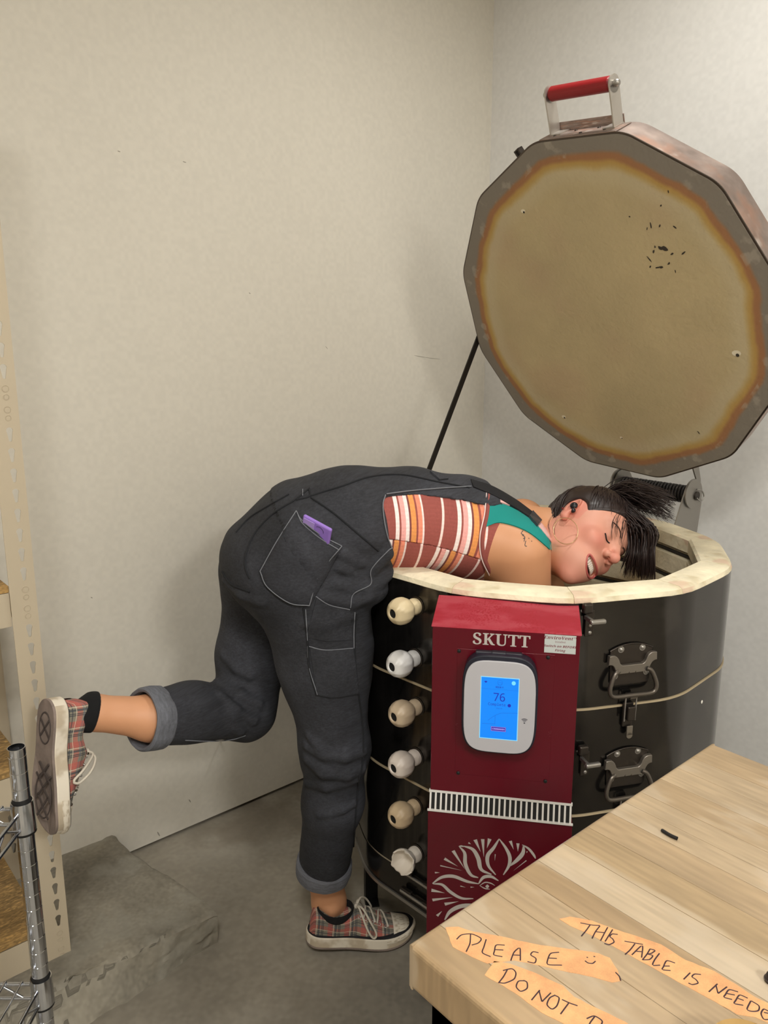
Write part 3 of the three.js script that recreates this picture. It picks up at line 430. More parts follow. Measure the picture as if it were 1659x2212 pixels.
for (const [px, py] of [[1353, 1530], [1342, 1752]]) {
  const [u, y] = facetUV(116, AP, px, py), l = mesh('draw_latch', merge([box(0.022, 0.05, 0.006, 0, -0.01, 0.004, 0.0015), box(0.018, 0.030, 0.012, 0.002, -0.004, 0.012, 0.003), box(0.018, 0.012, 0.008, 0.001, 0.030, 0.007, 0.002)]), mDarkSteel, kiln); l.applyMatrix4(facetM(116, u, y, AP));
  mesh('latch_loop', merge([tube([V(-0.011, -0.02, 0.012), V(-0.011, 0.030, 0.013), V(-0.006, 0.036, 0.013), V(0.008, 0.036, 0.013), V(0.012, 0.030, 0.013), V(0.012, -0.02, 0.012)], 0.0018, 30, 6)]), mSteel, l);
  mesh('latch_lever', merge([box(0.013, 0.020, 0.003, 0.003, -0.042, 0.011, 0.001), cyl(0.0065, 0.0065, 0.003, 14).rotateX(Math.PI / 2).translate(0.003, -0.052, 0.011)]), std({ color: 0x8f877c, metalness: 0.8, roughness: 0.4 }), l);
}

// control box
const BD = 0.544, BW = 0.130, BA = 141, BU = -0.046, boxRed = std({ color: 0x5e0017, roughness: 0.42, metalness: 0.15, roughnessMap: brush });
const dustRed = std({ roughness: 0.55, map: texOf(512, 256, (u, v) => { const d = sstep(0.35, 0.75, tileFbm(u, v, 5, 5, 101)), streak = sstep(0.5, 0.9, tileNoise((u * 3) % 1, v, 40, 103)) * sstep(0.4, 0.65, tileFbm(u, v, 3, 3, 105)); return mix3([158, 14, 38], [190, 100, 104], clamp(0.10 + d * 0.40 - streak * 0.4, 0, 0.6)); }) });
const along = (prof, w, b = 0.0012) => { const s = new THREE.Shape(prof.map(([d, y]) => new THREE.Vector2(d, y))); return new THREE.ExtrudeGeometry(s, { depth: w - 2 * b, bevelEnabled: true, bevelSize: b, bevelThickness: b, bevelSegments: 2 }).translate(0, 0, -w / 2 + b).rotateY(-Math.PI / 2); }; // (d, y) profile swept along u: x = -u ... d on +z
const ctrl = mesh('control_box', merge([onFacet(along([[0.43, 0.60], [BD, 0.60], [BD, 0.926], [0.43, 0.946]], 2 * BW), BA, BU, 0, 0), onFacet(along([[0.43, 0.19], [BD + 0.005, 0.19], [BD + 0.005, 0.564], [0.43, 0.564]], 2 * BW + 0.007), BA, BU, 0, 0), onFacet(box(2 * BW - 0.01, 0.05, 0.09, 0, 0.584, -0.055), BA, BU, 0, BD)]), boxRed, kiln);
// dusty sheet metal roof of the box
{ const th = Math.atan2(0.02, BD - 0.43), L = Math.hypot(BD - 0.43, 0.02); const m4 = facetM(BA, BU, (0.926 + 0.946) / 2 + 0.0022, (BD + 0.43) / 2); mesh('box_roof', uvBy(box(2 * BW + 0.004, 0.0022, L + 0.004, 0, 0, 0, 0.0008), (v) => [v.x / 0.26 + 0.5, v.z / 0.13 + 0.5]).rotateX(th).applyMatrix4(m4), dustRed, ctrl); }
const B = (px, py, d = BD) => facetUV(BA, d, px, py);
const onBox = (geo, u, y, d) => onFacet(geo, BA, u, y, d);
// vent grille between the two halves
{ const parts = [box(2 * BW + 0.004, 0.004, 0.006, 0, 0.0185, 0.000), box(2 * BW + 0.008, 0.003, 0.004, 0, -0.0175, 0.0085)]; for (let k = 0; k <= 26; k++) parts.push(box(0.0034, 0.036, 0.002, 0, 0, 0).rotateX(-0.24).translate(-BW + 0.001 + k * (2 * BW - 0.002) / 26, 0, 0.0045)); mesh('vent_grille', onBox(merge(parts), BU, 0.582, BD), std({ color: 0xe4e0da, roughness: 0.45 }), ctrl); mesh('vent_shadow_tray', onBox(box(2 * BW, 0.036, 0.001, 0, 0, 0).rotateX(-0.24).translate(0, 0, 0.0022), BU, 0.582, BD), mBlk, ctrl); }
// cover plate with four screws
for (const [a, b] of [[992, 1405], [1184, 1419], [990, 1668], [1178, 1686]]) { const [u, y] = B(a, b); mesh('cover_screw', onBox(new THREE.SphereGeometry(0.0036, 12, 6).scale(1, 1, 0.5), u, y, BD + 0.0028), mBlk, ctrl); }
{ const [u0, y0] = B(988, 1400), [u1, y1] = B(1186, 1690); mesh('cover_plate', onBox(box(u1 - u0, y0 - y1, 0.0016, (u0 + u1) / 2, (y0 + y1) / 2, 0, 0.0007), 0, 0, BD + 0.0008), boxRed, ctrl); }
// lettering
const serif = await new FontLoader().loadAsync('fonts/droid/droid_serif_bold.typeface.json');
const mPrint = std({ color: 0xbdb6b0, roughness: 0.6 });
{ const [u0, y1] = B(1022, 1362), [u1, y0] = B(1145, 1400); const g = new TextGeometry('SKUTT', { font: serif, size: 0.03, depth: 0.0003, curveSegments: 5 }); g.computeBoundingBox(); const bb = g.boundingBox, w = bb.max.x - bb.min.x, h = bb.max.y - bb.min.y; g.translate(-bb.min.x, -bb.min.y, 0); g.scale((u1 - u0) / w, (y1 - y0) / h * 0.86, 1); mesh('lettering', onBox(g, u0, y0 + 0.001, BD + 0.0013), mPrint, ctrl, 'pale serif capital lettering'); }
function canvasTex(w, h, draw) { const c = document.createElement('canvas'); c.width = w; c.height = h; draw(c.getContext('2d'), w, h); const t = new THREE.CanvasTexture(c); t.colorSpace = THREE.SRGBColorSpace; return t; }
{ const [u0, y1] = B(1177, 1369), [u1, y0] = B(1243, 1413); const t = canvasTex(512, 360, (c, w, h) => { c.fillStyle = '#c2c6c3'; c.fillRect(0, 0, w, h); c.fillStyle = '#6d1626'; c.textAlign = 'center'; c.font = 'italic bold 82px serif'; c.fillText('EnviroVent™', w / 2, 88); c.font = '44px sans-serif'; c.fillText('Installed', w / 2, 154); c.font = 'italic bold 62px sans-serif'; c.fillText('Switch on BEFORE', w / 2, 246); c.fillText('Firing', w / 2, 326); });
  mesh('sticker', onBox(new THREE.PlaneGeometry(u1 - u0, y1 - y0).translate((u0 + u1) / 2, (y0 + y1) / 2, 0), 0, 0, BD + 0.0016), std({ map: t, roughness: 0.5 }), ctrl, 'pale grey warning sticker'); }
// touch screen controller standing off the cover plate
{
  const D = BD + 0.030, rr = (u0, u1, y0, y1, k, bulge) => { const s = new THREE.Shape(), n = 64; for (let i = 0; i < n; i++) { const a = i / n * Math.PI * 2, ca = Math.cos(a), sa = Math.sin(a), e = 2 / k; const x = Math.sign(ca) * Math.pow(Math.abs(ca), e), y = Math.sign(sa) * Math.pow(Math.abs(sa), e); const X = (u0 + u1) / 2 + x * (u1 - u0) / 2, Y = (y0 + y1) / 2 + y * (y1 - y0) / 2; i ? s.lineTo(X, Y) : s.moveTo(X, Y); } s.closePath(); return s; };
  const [ul] = B(1003, 1520, D), [ur] = B(1155, 1530, D), yt = B(1080, 1430, D)[1], yb = B(1078, 1624, D)[1];
  const hy = B(1090, 1411, BD + 0.012)[1] - 0.013; const bez = rr(ul, ur, yb, yt, 4.4), hsg = rr(ul - 0.003, ur + 0.003, yb - 0.004, yt + 0.007, 4.4);
  const cs = mesh('controller_housing', onBox(new THREE.ExtrudeGeometry(hsg, { depth: 0.020, bevelEnabled: true, bevelSize: 0.002, bevelThickness: 0.003, bevelSegments: 3 }).translate(0, 0, BD + 0.004), 0, 0, 0), std({ color: 0x1c1e2b, roughness: 0.4 }), ctrl);
  mesh('bezel', onBox(new THREE.ExtrudeGeometry(bez, { depth: 0.003, bevelEnabled: true, bevelSize: 0.001, bevelThickness: 0.001, bevelSegments: 2 }).translate(0, 0, D - 0.002), 0, 0, 0), std({ color: 0xbab8bc, roughness: 0.5 }), ctrl, 'grey rounded bezel');
  mesh('hanger', onBox(merge([box(0.082, 0.026, 0.012, (ul + ur) / 2 - 0.004, hy, BD + 0.007, 0.002), box(0.026, 0.028, 0.014, (ul + ur) / 2 - 0.004, hy, BD + 0.008, 0.002)]), 0, 0, 0), std({ color: 0x2b2b33, roughness: 0.45 }), ctrl);
  const [s0] = B(1037, 1530, D), [s1] = B(1120, 1530, D), sy1 = B(1079, 1462, D)[1], sy0 = B(1077, 1596, D)[1];
  const st = canvasTex(600, 980, (c, w, h) => {
    c.fillStyle = '#0a8cff'; c.fillRect(0, 0, w, h); c.strokeStyle = '#8fe0ff'; c.lineWidth = 12; c.strokeRect(5, 5, w - 10, h - 10);
    const ink = '#1b2bb4'; c.fillStyle = ink; c.strokeStyle = ink;
    c.beginPath(); c.moveTo(80, 100); c.arc(80, 104, 34, -2.4, -0.75); c.closePath(); c.fill();
    c.fillStyle = '#7fe2ff'; c.beginPath(); c.arc(512, 76, 32, 0, 7); c.fill(); c.fillStyle = ink;
    c.lineWidth = 3; c.globalAlpha = 0.45; c.beginPath(); c.arc(300, 84, 40, 0, 7); c.stroke(); c.strokeRect(275, 78, 50, 36); c.globalAlpha = 0.4; c.beginPath(); c.moveTo(10, 190); c.lineTo(590, 190); c.stroke(); c.globalAlpha = 1;
    c.textAlign = 'center'; c.font = 'bold 38px sans-serif'; c.fillText('KILN 1', 295, 168);
    c.font = '176px sans-serif'; c.fillText('76', 296, 372); c.font = '58px monospace'; c.fillText('Complete', 262, 446); c.beginPath(); c.arc(456, 430, 26, 0, 7); c.fill();
    c.globalAlpha = 0.6; c.font = '28px sans-serif'; c.fillText('View All', 300, 496); c.globalAlpha = 1;
    c.lineWidth = 4; c.globalAlpha = 0.55; c.beginPath(); c.moveTo(130, 690); c.quadraticCurveTo(230, 590, 340, 556); c.lineTo(590, 540); c.stroke(); c.beginPath(); c.moveTo(240, 600); c.lineTo(240, 740); c.stroke(); c.beginPath(); c.moveTo(40, 745); c.lineTo(240, 735); c.stroke(); c.globalAlpha = 1;
    c.fillStyle = '#2a2aa0'; c.fillRect(180, 778, 236, 74); c.strokeStyle = '#c9a2ff'; c.lineWidth = 5; c.strokeRect(186, 784, 224, 62); c.fillStyle = '#d9b8ff'; c.font = 'bold 34px sans-serif'; c.fillText('COMMANDS', 298, 827);
  });
  mesh('screen', onBox(new THREE.PlaneGeometry(s1 - s0, sy1 - sy0).translate((s0 + s1) / 2, (sy0 + sy1) / 2, 0), 0, 0, D + 0.0024), std({ color: 0x05080c, emissive: 0xffffff, emissiveMap: st, emissiveIntensity: 0.95, roughness: 0.25 }), ctrl, 'lit blue touch screen reading 76 Complete');
  const sl = new THREE.RectAreaLight(new THREE.Color(0.1, 0.45, 1), 0.5, s1 - s0, sy1 - sy0); sl.applyMatrix4(facetM(BA, (s0 + s1) / 2, (sy0 + sy1) / 2, D + 0.004)); sl.rotateY(Math.PI); sl.name = 'screen_light'; kiln.add(sl);
  // wifi mark
  const [wu, wy] = B(1133, 1555, D); mesh('wireless_mark', onBox(merge([0.0028, 0.005, 0.0072].map((r) => new THREE.RingGeometry(r - 0.0006, r + 0.0006, 14, 1, Math.PI * 0.25, Math.PI / 2)).concat([new THREE.CircleGeometry(0.0014, 12).translate(0, -0.001, 0)])), wu, wy - 0.004, D + 0.0024), std({ color: 0x4a4a52, roughness: 0.6 }), ctrl);
}
// printed emblem on the lower door: petals, rays and an eye, traced as flat shapes
{
  const DL = BD + 0.005, E = (x, y) => { const [u, v] = facetUV(BA, DL, 780 + x / 3.318, 1600 + y / 3.318); return new THREE.Vector2(u, v); };
  const shapes = [];
  const blob = (pts) => { const c = new THREE.SplineCurve(pts.map(([x, y]) => E(x, y))); const s = new THREE.Shape(c.getPoints(pts.length * 5)); shapes.push(new THREE.ShapeGeometry(s)); };
  // a brush stroke: centre line with a width that swells and tapers
  const stroke = (pts, w, taper = 0.10) => { const cv = new THREE.CatmullRomCurve3(pts.map(([x, y]) => { const p = E(x, y); return V(p.x, p.y, 0); })), n = 20, Lf = [], Rt = []; for (let i = 0; i <= n; i++) { const t = i / n, p = cv.getPoint(t), d = cv.getTangent(t), k = w / 3318 * 0.80 * (taper + (1 - taper) * Math.pow(Math.sin(Math.PI * clamp(t * 0.94 + 0.03, 0, 1)), 0.8)); Lf.push(new THREE.Vector2(p.x - d.y * k, p.y + d.x * k)); Rt.push(new THREE.Vector2(p.x + d.y * k, p.y - d.x * k)); } shapes.push(new THREE.ShapeGeometry(new THREE.Shape(Lf.concat(Rt.reverse())))); };
  const ray = (x0, y0, x1, y1, w) => { const a = E(x0, y0), b = E(x1, y1), d = b.clone().sub(a).normalize(), k = w / 3318; shapes.push(new THREE.ShapeGeometry(new THREE.Shape([new THREE.Vector2(a.x - d.y * k, a.y + d.x * k), new THREE.Vector2(a.x + d.y * k, a.y - d.x * k), b]))); };
  for (const r of [[818, 706, 858, 795, 12], [872, 702, 880, 832, 11], [922, 700, 902, 768, 12], [770, 728, 788, 738, 6], [660, 785, 745, 918, 11], [598, 842, 695, 898, 10], [568, 892, 730, 928, 4], [530, 942, 565, 942, 6], [1070, 715, 1094, 778, 10], [1124, 732, 1124, 792, 10], [1185, 855, 1090, 930, 3], [600, 1168, 700, 1148, 11], [545, 1252, 582, 1216, 9], [505, 1068, 602, 1088, 12], [512, 1138, 660, 1118, 10], [962, 810, 958, 858, 3], [712, 1038, 752, 1048, 4], [785, 1046, 812, 1046, 4], [1190, 790, 1186, 802, 4]]) ray(...r);
  stroke([[705, 756], [742, 800], [748, 880], [790, 960], [840, 978]], 15); stroke([[735, 752], [800, 775], [840, 840], [862, 920], [935, 955]], 17); stroke([[700, 754], [720, 752], [740, 756]], 7);
  stroke([[990, 700], [950, 765], [908, 820], [912, 890], [965, 958]], 15); stroke([[990, 700], [1040, 770], [1066, 830], [1060, 890], [1020, 958]], 14); stroke([[1165, 745], [1160, 800], [1120, 850], [1066, 895]], 16); stroke([[1155, 742], [1200, 770], [1240, 820], [1250, 842]], 10);
  stroke([[512, 1020], [580, 975], [660, 968], [760, 1005], [842, 1022]], 15); stroke([[515, 1022], [580, 1028], [640, 1080], [720, 1125], [805, 1128]], 14); stroke([[842, 1022], [880, 975], [930, 970], [985, 1000]], 14); stroke([[850, 1035], [890, 1012], [930, 1018], [960, 1035]], 5); stroke([[850, 1035], [890, 1056], [925, 1060]], 5);
  stroke([[600, 1280], [640, 1220], [730, 1180], [850, 1190], [900, 1240]], 18); blob([[905, 1026], [918, 1040], [905, 1054], [890, 1040]]); 
  const mir = shapes.map((g) => { const m = g.clone().scale(-1, 1, 1), c = E(990, 900).x; m.translate(2 * c, 0, 0); const ix = m.index.array; for (let i = 0; i < ix.length; i += 3) { const t = ix[i]; ix[i] = ix[i + 1]; ix[i + 1] = t; } return m; }).slice(19 + 5); // the far half, mostly behind the table
  const g = merge(shapes); g.computeVertexNormals(); const p = g.attributes.normal; for (let i = 0; i < p.count; i++) p.setXYZ(i, 0, 0, 1);
  mesh('emblem', onBox(g, 0, 0, DL + 0.0015), mPrint, ctrl, 'pale printed petal and eye emblem');
}
// hinges and hasps on the right side of the box
for (const [px, py] of [[1272, 1330], [1262, 1633]]) {
  const [u, y] = facetUV(116, AP, px, py);
  const h = mesh('box_hinge', onFacet(merge([box(0.018, 0.05, 0.004, 0, -0.014, 0.003, 0.001), box(0.02, 0.02, 0.012, -0.008, 0.018, 0.008, 0.004)]), 116, u, y, AP), mDarkSteel, kiln);
  mesh('hinge_pin', onFacet(merge([box(0.032, 0.009, 0.010, -0.001, 0, 0.035, 0.0035), box(0.006, 0.008, 0.03, -0.010, 0, 0.02, 0.001)]), 116, u, y, AP), mSteel, h);
  mesh('hinge_screw', onFacet(merge([-0.018, -0.032].map((sy) => new THREE.SphereGeometry(0.004, 10, 6).scale(1, 1, 0.5).translate(0.001, sy, 0.005))), 116, u, y, AP), mSteel, h);
}

// ---------- the lid ----------
{
  const PSI = R(63.87), RHX = 0.526, HH = 1.04, TK = 0.068, RL = 0.450, APL = RL * Math.cos(R(15));
  const polyD = (x, z) => { let m = -1; for (let k = 0; k < 12; k++) { const a = R(PH + 30 * k); m = Math.max(m, x * Math.cos(a) + z * Math.sin(a)); } return APL - m; };
  const face = texOf(1024, 1024, (u, v) => {
    const x = (u - 0.5) * 0.92, z = (v - 0.5) * 0.92, w = (fbm(x * 9 + 5, z * 9 + 3, 0, 4) - 0.5) * 0.020 + (fbm(x * 40, z * 40, 0, 3) - 0.5) * 0.004, d = polyD(x, z) * 0.5 + (APL - Math.hypot(x, z) * 0.985) * 0.5 + w;
    let c = shade([190, 172, 132], 1 + (fbm(x * 7, z * 7, 0, 4) - 0.5) * 0.12); c = mix3(c, [188, 158, 128], sstep(0.5, 0.75, fbm(x * 5 + 9, z * 5, 0, 3)) * 0.35);
    c = mix3(c, [200, 186, 152], sstep(0.125, 0.08, d) * 0.5); c = mix3(c, [184, 150, 84], sstep(0.078, 0.056, d)); c = mix3(c, [160, 114, 78], sstep(0.058, 0.047, d)); c = mix3(c, [134, 126, 114], sstep(0.042, 0.031, d));
    const fl = fbm(x * 30 + 3, z * 30, 0, 4); if (d < 0.045) c = mix3(c, [176, 166, 150], sstep(0.62, 0.76, fl) * 0.5);
    // chips, drill holes and soot specks where the photograph has them (lid plane coordinates)
    return c;
  });
  const lid = mesh('lid', slab(RL - 0.002, 0.10, RIM, RIM + TK), std({ map: face, roughness: 0.92, bumpMap: wallBump, bumpScale: 0.001 }), kiln);
  uvBy(lid.geometry, (v) => [v.x / 0.92 + 0.5, v.z / 0.92 + 0.5]); lid.geometry.translate(-RHX, -HH, 0); lid.position.set(RHX, HH, 0); lid.rotation.z = -PSI;
  const L = (g) => g.translate(-RHX, -HH, 0), onLid = (g, room, u, y, d) => L(onFacet(g, room, u, y, d));
  const mBand = std({ metalness: 0.55, roughness: 0.42, map: texOf(1024, 256, (u, v) => { let c = shade([160, 144, 136], 1 + (tileFbm(u, v, 9, 4, 121) - 0.5) * 0.5); c = mix3(c, [186, 140, 118], sstep(0.52, 0.74, tileFbm(u, v, 5, 4, 125)) * 0.6); return mix3(c, [216, 211, 206], sstep(0.58, 0.74, tileFbm(u, v, 7, 4, 128)) * 0.8); }) });
  mesh('lid_band', uvBy(L(slab(RL + 0.001, 0.10, RIM + 0.003, RIM + TK + 0.003, RL - 0.0035)), (v) => [Math.atan2(v.z, v.x + RHX) * 0.9, v.y * 3]), mBand, lid);
  mesh('lid_band_edge', L(slab(RL + 0.0022, 0.10, RIM + 0.0015, RIM + 0.0045, RL - 0.004)), std({ color: 0x5c524a, metalness: 0.8, roughness: 0.4 }), lid);
  mesh('lid_top', L(slab(RL - 0.001, 0.10, RIM + TK, RIM + TK + 0.002)), mJacket, lid);
  const HA = 180 + PH + KTURN; // the facet with the handle
  const mAlu = std({ color: 0xbcb6ae, metalness: 0.7, roughness: 0.38 });
  mesh('handle_plate', onLid(merge([box(0.20, 0.060, 0.0022, 0, RIM + TK / 2 - 0.002, 0.0025, 0.0008), box(0.17, 0.0022, 0.02, 0, RIM + TK / 2 + 0.026, 0.012)]), HA, 0, 0, APL), mBand, lid);
  for (const s of [-1, 1]) mesh('handle_bracket', onLid(merge([box(0.0035, 0.036, 0.085, s * 0.082, RIM + TK / 2 + 0.006, 0.044, 0.001), cyl(0.018, 0.018, 0.0035, 20).rotateZ(Math.PI / 2).translate(s * 0.082, RIM + TK / 2 + 0.006, 0.086), box(0.03, 0.036, 0.003, s * 0.07, RIM + TK / 2 + 0.006, 0.005)]), HA, 0, 0, APL), mAlu, lid);
  mesh('handle_grip', onLid(toCreasedNormals(lathe([[0, -0.080], [0.011, -0.080], [0.0155, -0.074], [0.0155, 0.074], [0.011, 0.080], [0, 0.080]], 24), 0.5).rotateZ(Math.PI / 2).translate(0, RIM + TK / 2 + 0.006, 0.086), HA, 0, 0, APL), std({ color: 0x8e1219, roughness: 0.4 }), lid, 'red plastic grip');
  for (const s of [-1, 1]) mesh('handle_bolt', onLid(new THREE.SphereGeometry(0.008, 14, 10).scale(1.1, 1, 1).translate(s * 0.089, RIM + TK / 2 + 0.006, 0.086), HA, 0, 0, APL), mSteel, lid);
  for (const [a, b] of [[-0.07, -0.012], [-0.03, 0.012], [0.03, 0.012], [0.0, -0.014], [0.06, -0.012]]) mesh('rivet', onLid(new THREE.SphereGeometry(0.004, 10, 6).scale(1, 1, 0.4).translate(a, RIM + TK / 2 + b, 0.004), HA, 0, 0, APL), mDarkSteel, lid);
  // little latch eye on the next facet
  mesh('latch_eye', onLid(merge([box(0.018, 0.02, 0.004, 0, 0, 0.003, 0.001), box(0.004, 0.016, 0.018, -0.006, 0, 0.011), box(0.004, 0.016, 0.018, 0.006, 0, 0.011), box(0.016, 0.016, 0.003, 0, 0, 0.02)]), HA + 30, 0.045, RIM + 0.03, APL), mDarkSteel, lid);
  // holes and soot marks on the hot face, drilled from below
  const lidW = new THREE.Matrix4(); lid.updateMatrixWorld(true); const inv = lid.matrixWorld.clone().invert();
  const n = V(0, -1, 0).transformDirection(lid.matrixWorld), P0 = V(-RHX, RIM - HH, 0).applyMatrix4(lid.matrixWorld);
  const onHot = (px, py) => onPlane(px, py, P0, n).applyMatrix4(inv);
  const mSoot = std({ color: 0x3b342b, roughness: 0.95 }), soot = [];
  const rnd = rngOf(33);
  for (const [x, y, l, w, a] of [[1427, 536, 10, 5, -0.9], [1436, 537, 12, 7, -0.9], [1452, 548, 7, 3, 1.1], [1412, 543, 6, 3, .4], [1403, 560, 14, 2, -.6], [1477, 546, 9, 3, 1.1], [1428, 577, 4, 8, 0], [1420, 578, 3, 9, 0], [1445, 569, 6, 3, 1], [1459, 586, 6, 2, 0], [1405, 576, 5, 3, .5], [1428, 444, 4, 3, .9], [1458, 491, 7, 3, -.8], [1406, 487, 10, 3, 0], [1425, 488, 5, 3, .6], [1360, 468, 3, 3, 0], [1415, 533, 4, 3, .3], [1444, 414, 5, 2, 0], [1509, 934, 7, 2, -.6], [1398, 494, 5, 2, .3]]) { const c = onHot(x, y), g = new THREE.CircleGeometry(0.5, 9); const q = g.attributes.position; for (let i = 1; i < q.count; i++) q.setXY(i, q.getX(i) * (0.7 + rnd() * 0.6), q.getY(i) * (0.7 + rnd() * 0.6)); g.scale(l * 0.0013, w * 0.0013, 1).rotateZ(-a).rotateX(Math.PI / 2).translate(c.x, c.y - 0.0005, c.z); soot.push(g); }
  mesh('soot_marks', merge(soot), mSoot, lid);
  const mPale = std({ color: 0xe6dcc2, roughness: 0.9 });
  for (const [x, y, s] of [[1130, 456, 1], [1591, 763, 1.5], [1218, 900, 1], [1342, 945, 0.6]]) { const c = onHot(x, y); const chip = mesh('chipped_hole', new THREE.CircleGeometry(0.006 * s, 9).scale(0.8, 1.2, 1).rotateX(Math.PI / 2).translate(c.x, c.y - 0.0004, c.z), mPale, lid); mesh('hole', new THREE.CircleGeometry(0.0028 * s, 9).rotateX(Math.PI / 2).translate(c.x + 0.003 * s, c.y - 0.0008, c.z + 0.002), mSoot, lid); }
  // prop bar from the lid down to the kiln's far side
  const topA = onPlane(1026, 735, P0, n), botA = V(1.515, 0.93, -1.645);
  { const a = topA.clone().applyMatrix4(toKiln).add(V(0.02, 0.01, -0.004)), b = botA.clone().applyMatrix4(toKiln); const dirn = b.clone().sub(a), len = dirn.length(); dirn.normalize(); const side = V().crossVectors(dirn, V(0, 0, 1)).normalize(), nn = V().crossVectors(side, dirn); const g = box(0.018, len, 0.004, 0, 0, 0, 0.001); const m4 = new THREE.Matrix4().makeBasis(side, dirn.clone(), V().crossVectors(side, dirn)); m4.setPosition(a.clone().add(b).multiplyScalar(0.5)); const bar = mesh('prop_bar', g.applyMatrix4(m4), std({ color: 0x2e2a26, metalness: 0.6, roughness: 0.45 }), kiln); mesh('bar_bolt', merge([new THREE.SphereGeometry(0.008, 12, 8).translate(b.x, b.y, b.z), new THREE.SphereGeometry(0.008, 12, 8).translate(a.x, a.y, a.z), box(0.03, 0.03, 0.05, b.x, b.y, b.z + 0.025, 0.003)]), mDarkSteel, bar); }
  // hinge: coil spring between two pairs of steel plates
  const hs = 0.105, sp = []; for (let i = 0; i <= 22 * 16; i++) { const t = i / (22 * 16), a = t * 22 * Math.PI * 2; sp.push(V(RHX + Math.cos(a) * 0.021, HH - 0.012 + Math.sin(a) * 0.021, -hs + 2 * hs * t)); }
  mesh('hinge_spring', new THREE.TubeGeometry(new THREE.CatmullRomCurve3(sp), 22 * 16, 0.0042, 5), std({ color: 0x2b2725, metalness: 0.5, roughness: 0.5 }), kiln);
  mesh('hinge_rod', cyl(0.012, 0.012, 1, 14, V(RHX, HH - 0.012, -hs - 0.02), V(RHX, HH - 0.012, hs + 0.02)), mDarkSteel, kiln);
  const mPlate = std({ color: 0x9c9892, metalness: 0.75, roughness: 0.42 });
  for (const s of [-1, 1]) {
    const ps = new THREE.Shape(); ps.moveTo(AP + 0.004, 0.86); ps.lineTo(RHX + 0.03, 0.89); ps.lineTo(RHX + 0.045, 1.0); ps.absarc(RHX, HH - 0.012, 0.045, -0.3, Math.PI * 0.9, false); ps.lineTo(AP + 0.004, 0.95); ps.closePath();
    const k = mesh('hinge_plate', new THREE.ExtrudeGeometry(ps, { depth: 0.004, bevelEnabled: false }).translate(0, 0, s * (hs + 0.006) - 0.002), mPlate, kiln);
    mesh('plate_foot', box(0.005, 0.08, 0.05, AP + 0.004, 0.90, s * (hs + 0.02), 0.001), mPlate, k);
    const lp = new THREE.Shape(); lp.moveTo(-0.06, 0.005); lp.absarc(0, -0.012, 0.04, Math.PI * 0.8, Math.PI * 2.2, false); lp.lineTo(-0.02, 0.03); lp.lineTo(-0.12, 0.035); lp.lineTo(-0.12, 0.0); lp.closePath();
    mesh('lid_arm', new THREE.ExtrudeGeometry(lp, { depth: 0.004, bevelEnabled: false }).translate(0, 0, s * (hs + 0.013) - 0.002), mPlate, lid);
    mesh('cotter_pin', tube([V(0.012, -0.012, s * (hs + 0.02)), V(0.03, -0.002, s * (hs + 0.024)), V(0.026, 0.016, s * (hs + 0.024)), V(0.004, 0.012, s * (hs + 0.024)), V(-0.014, -0.01, s * (hs + 0.024))], 0.0018, 24, 6), mSteel, lid);
  }
}

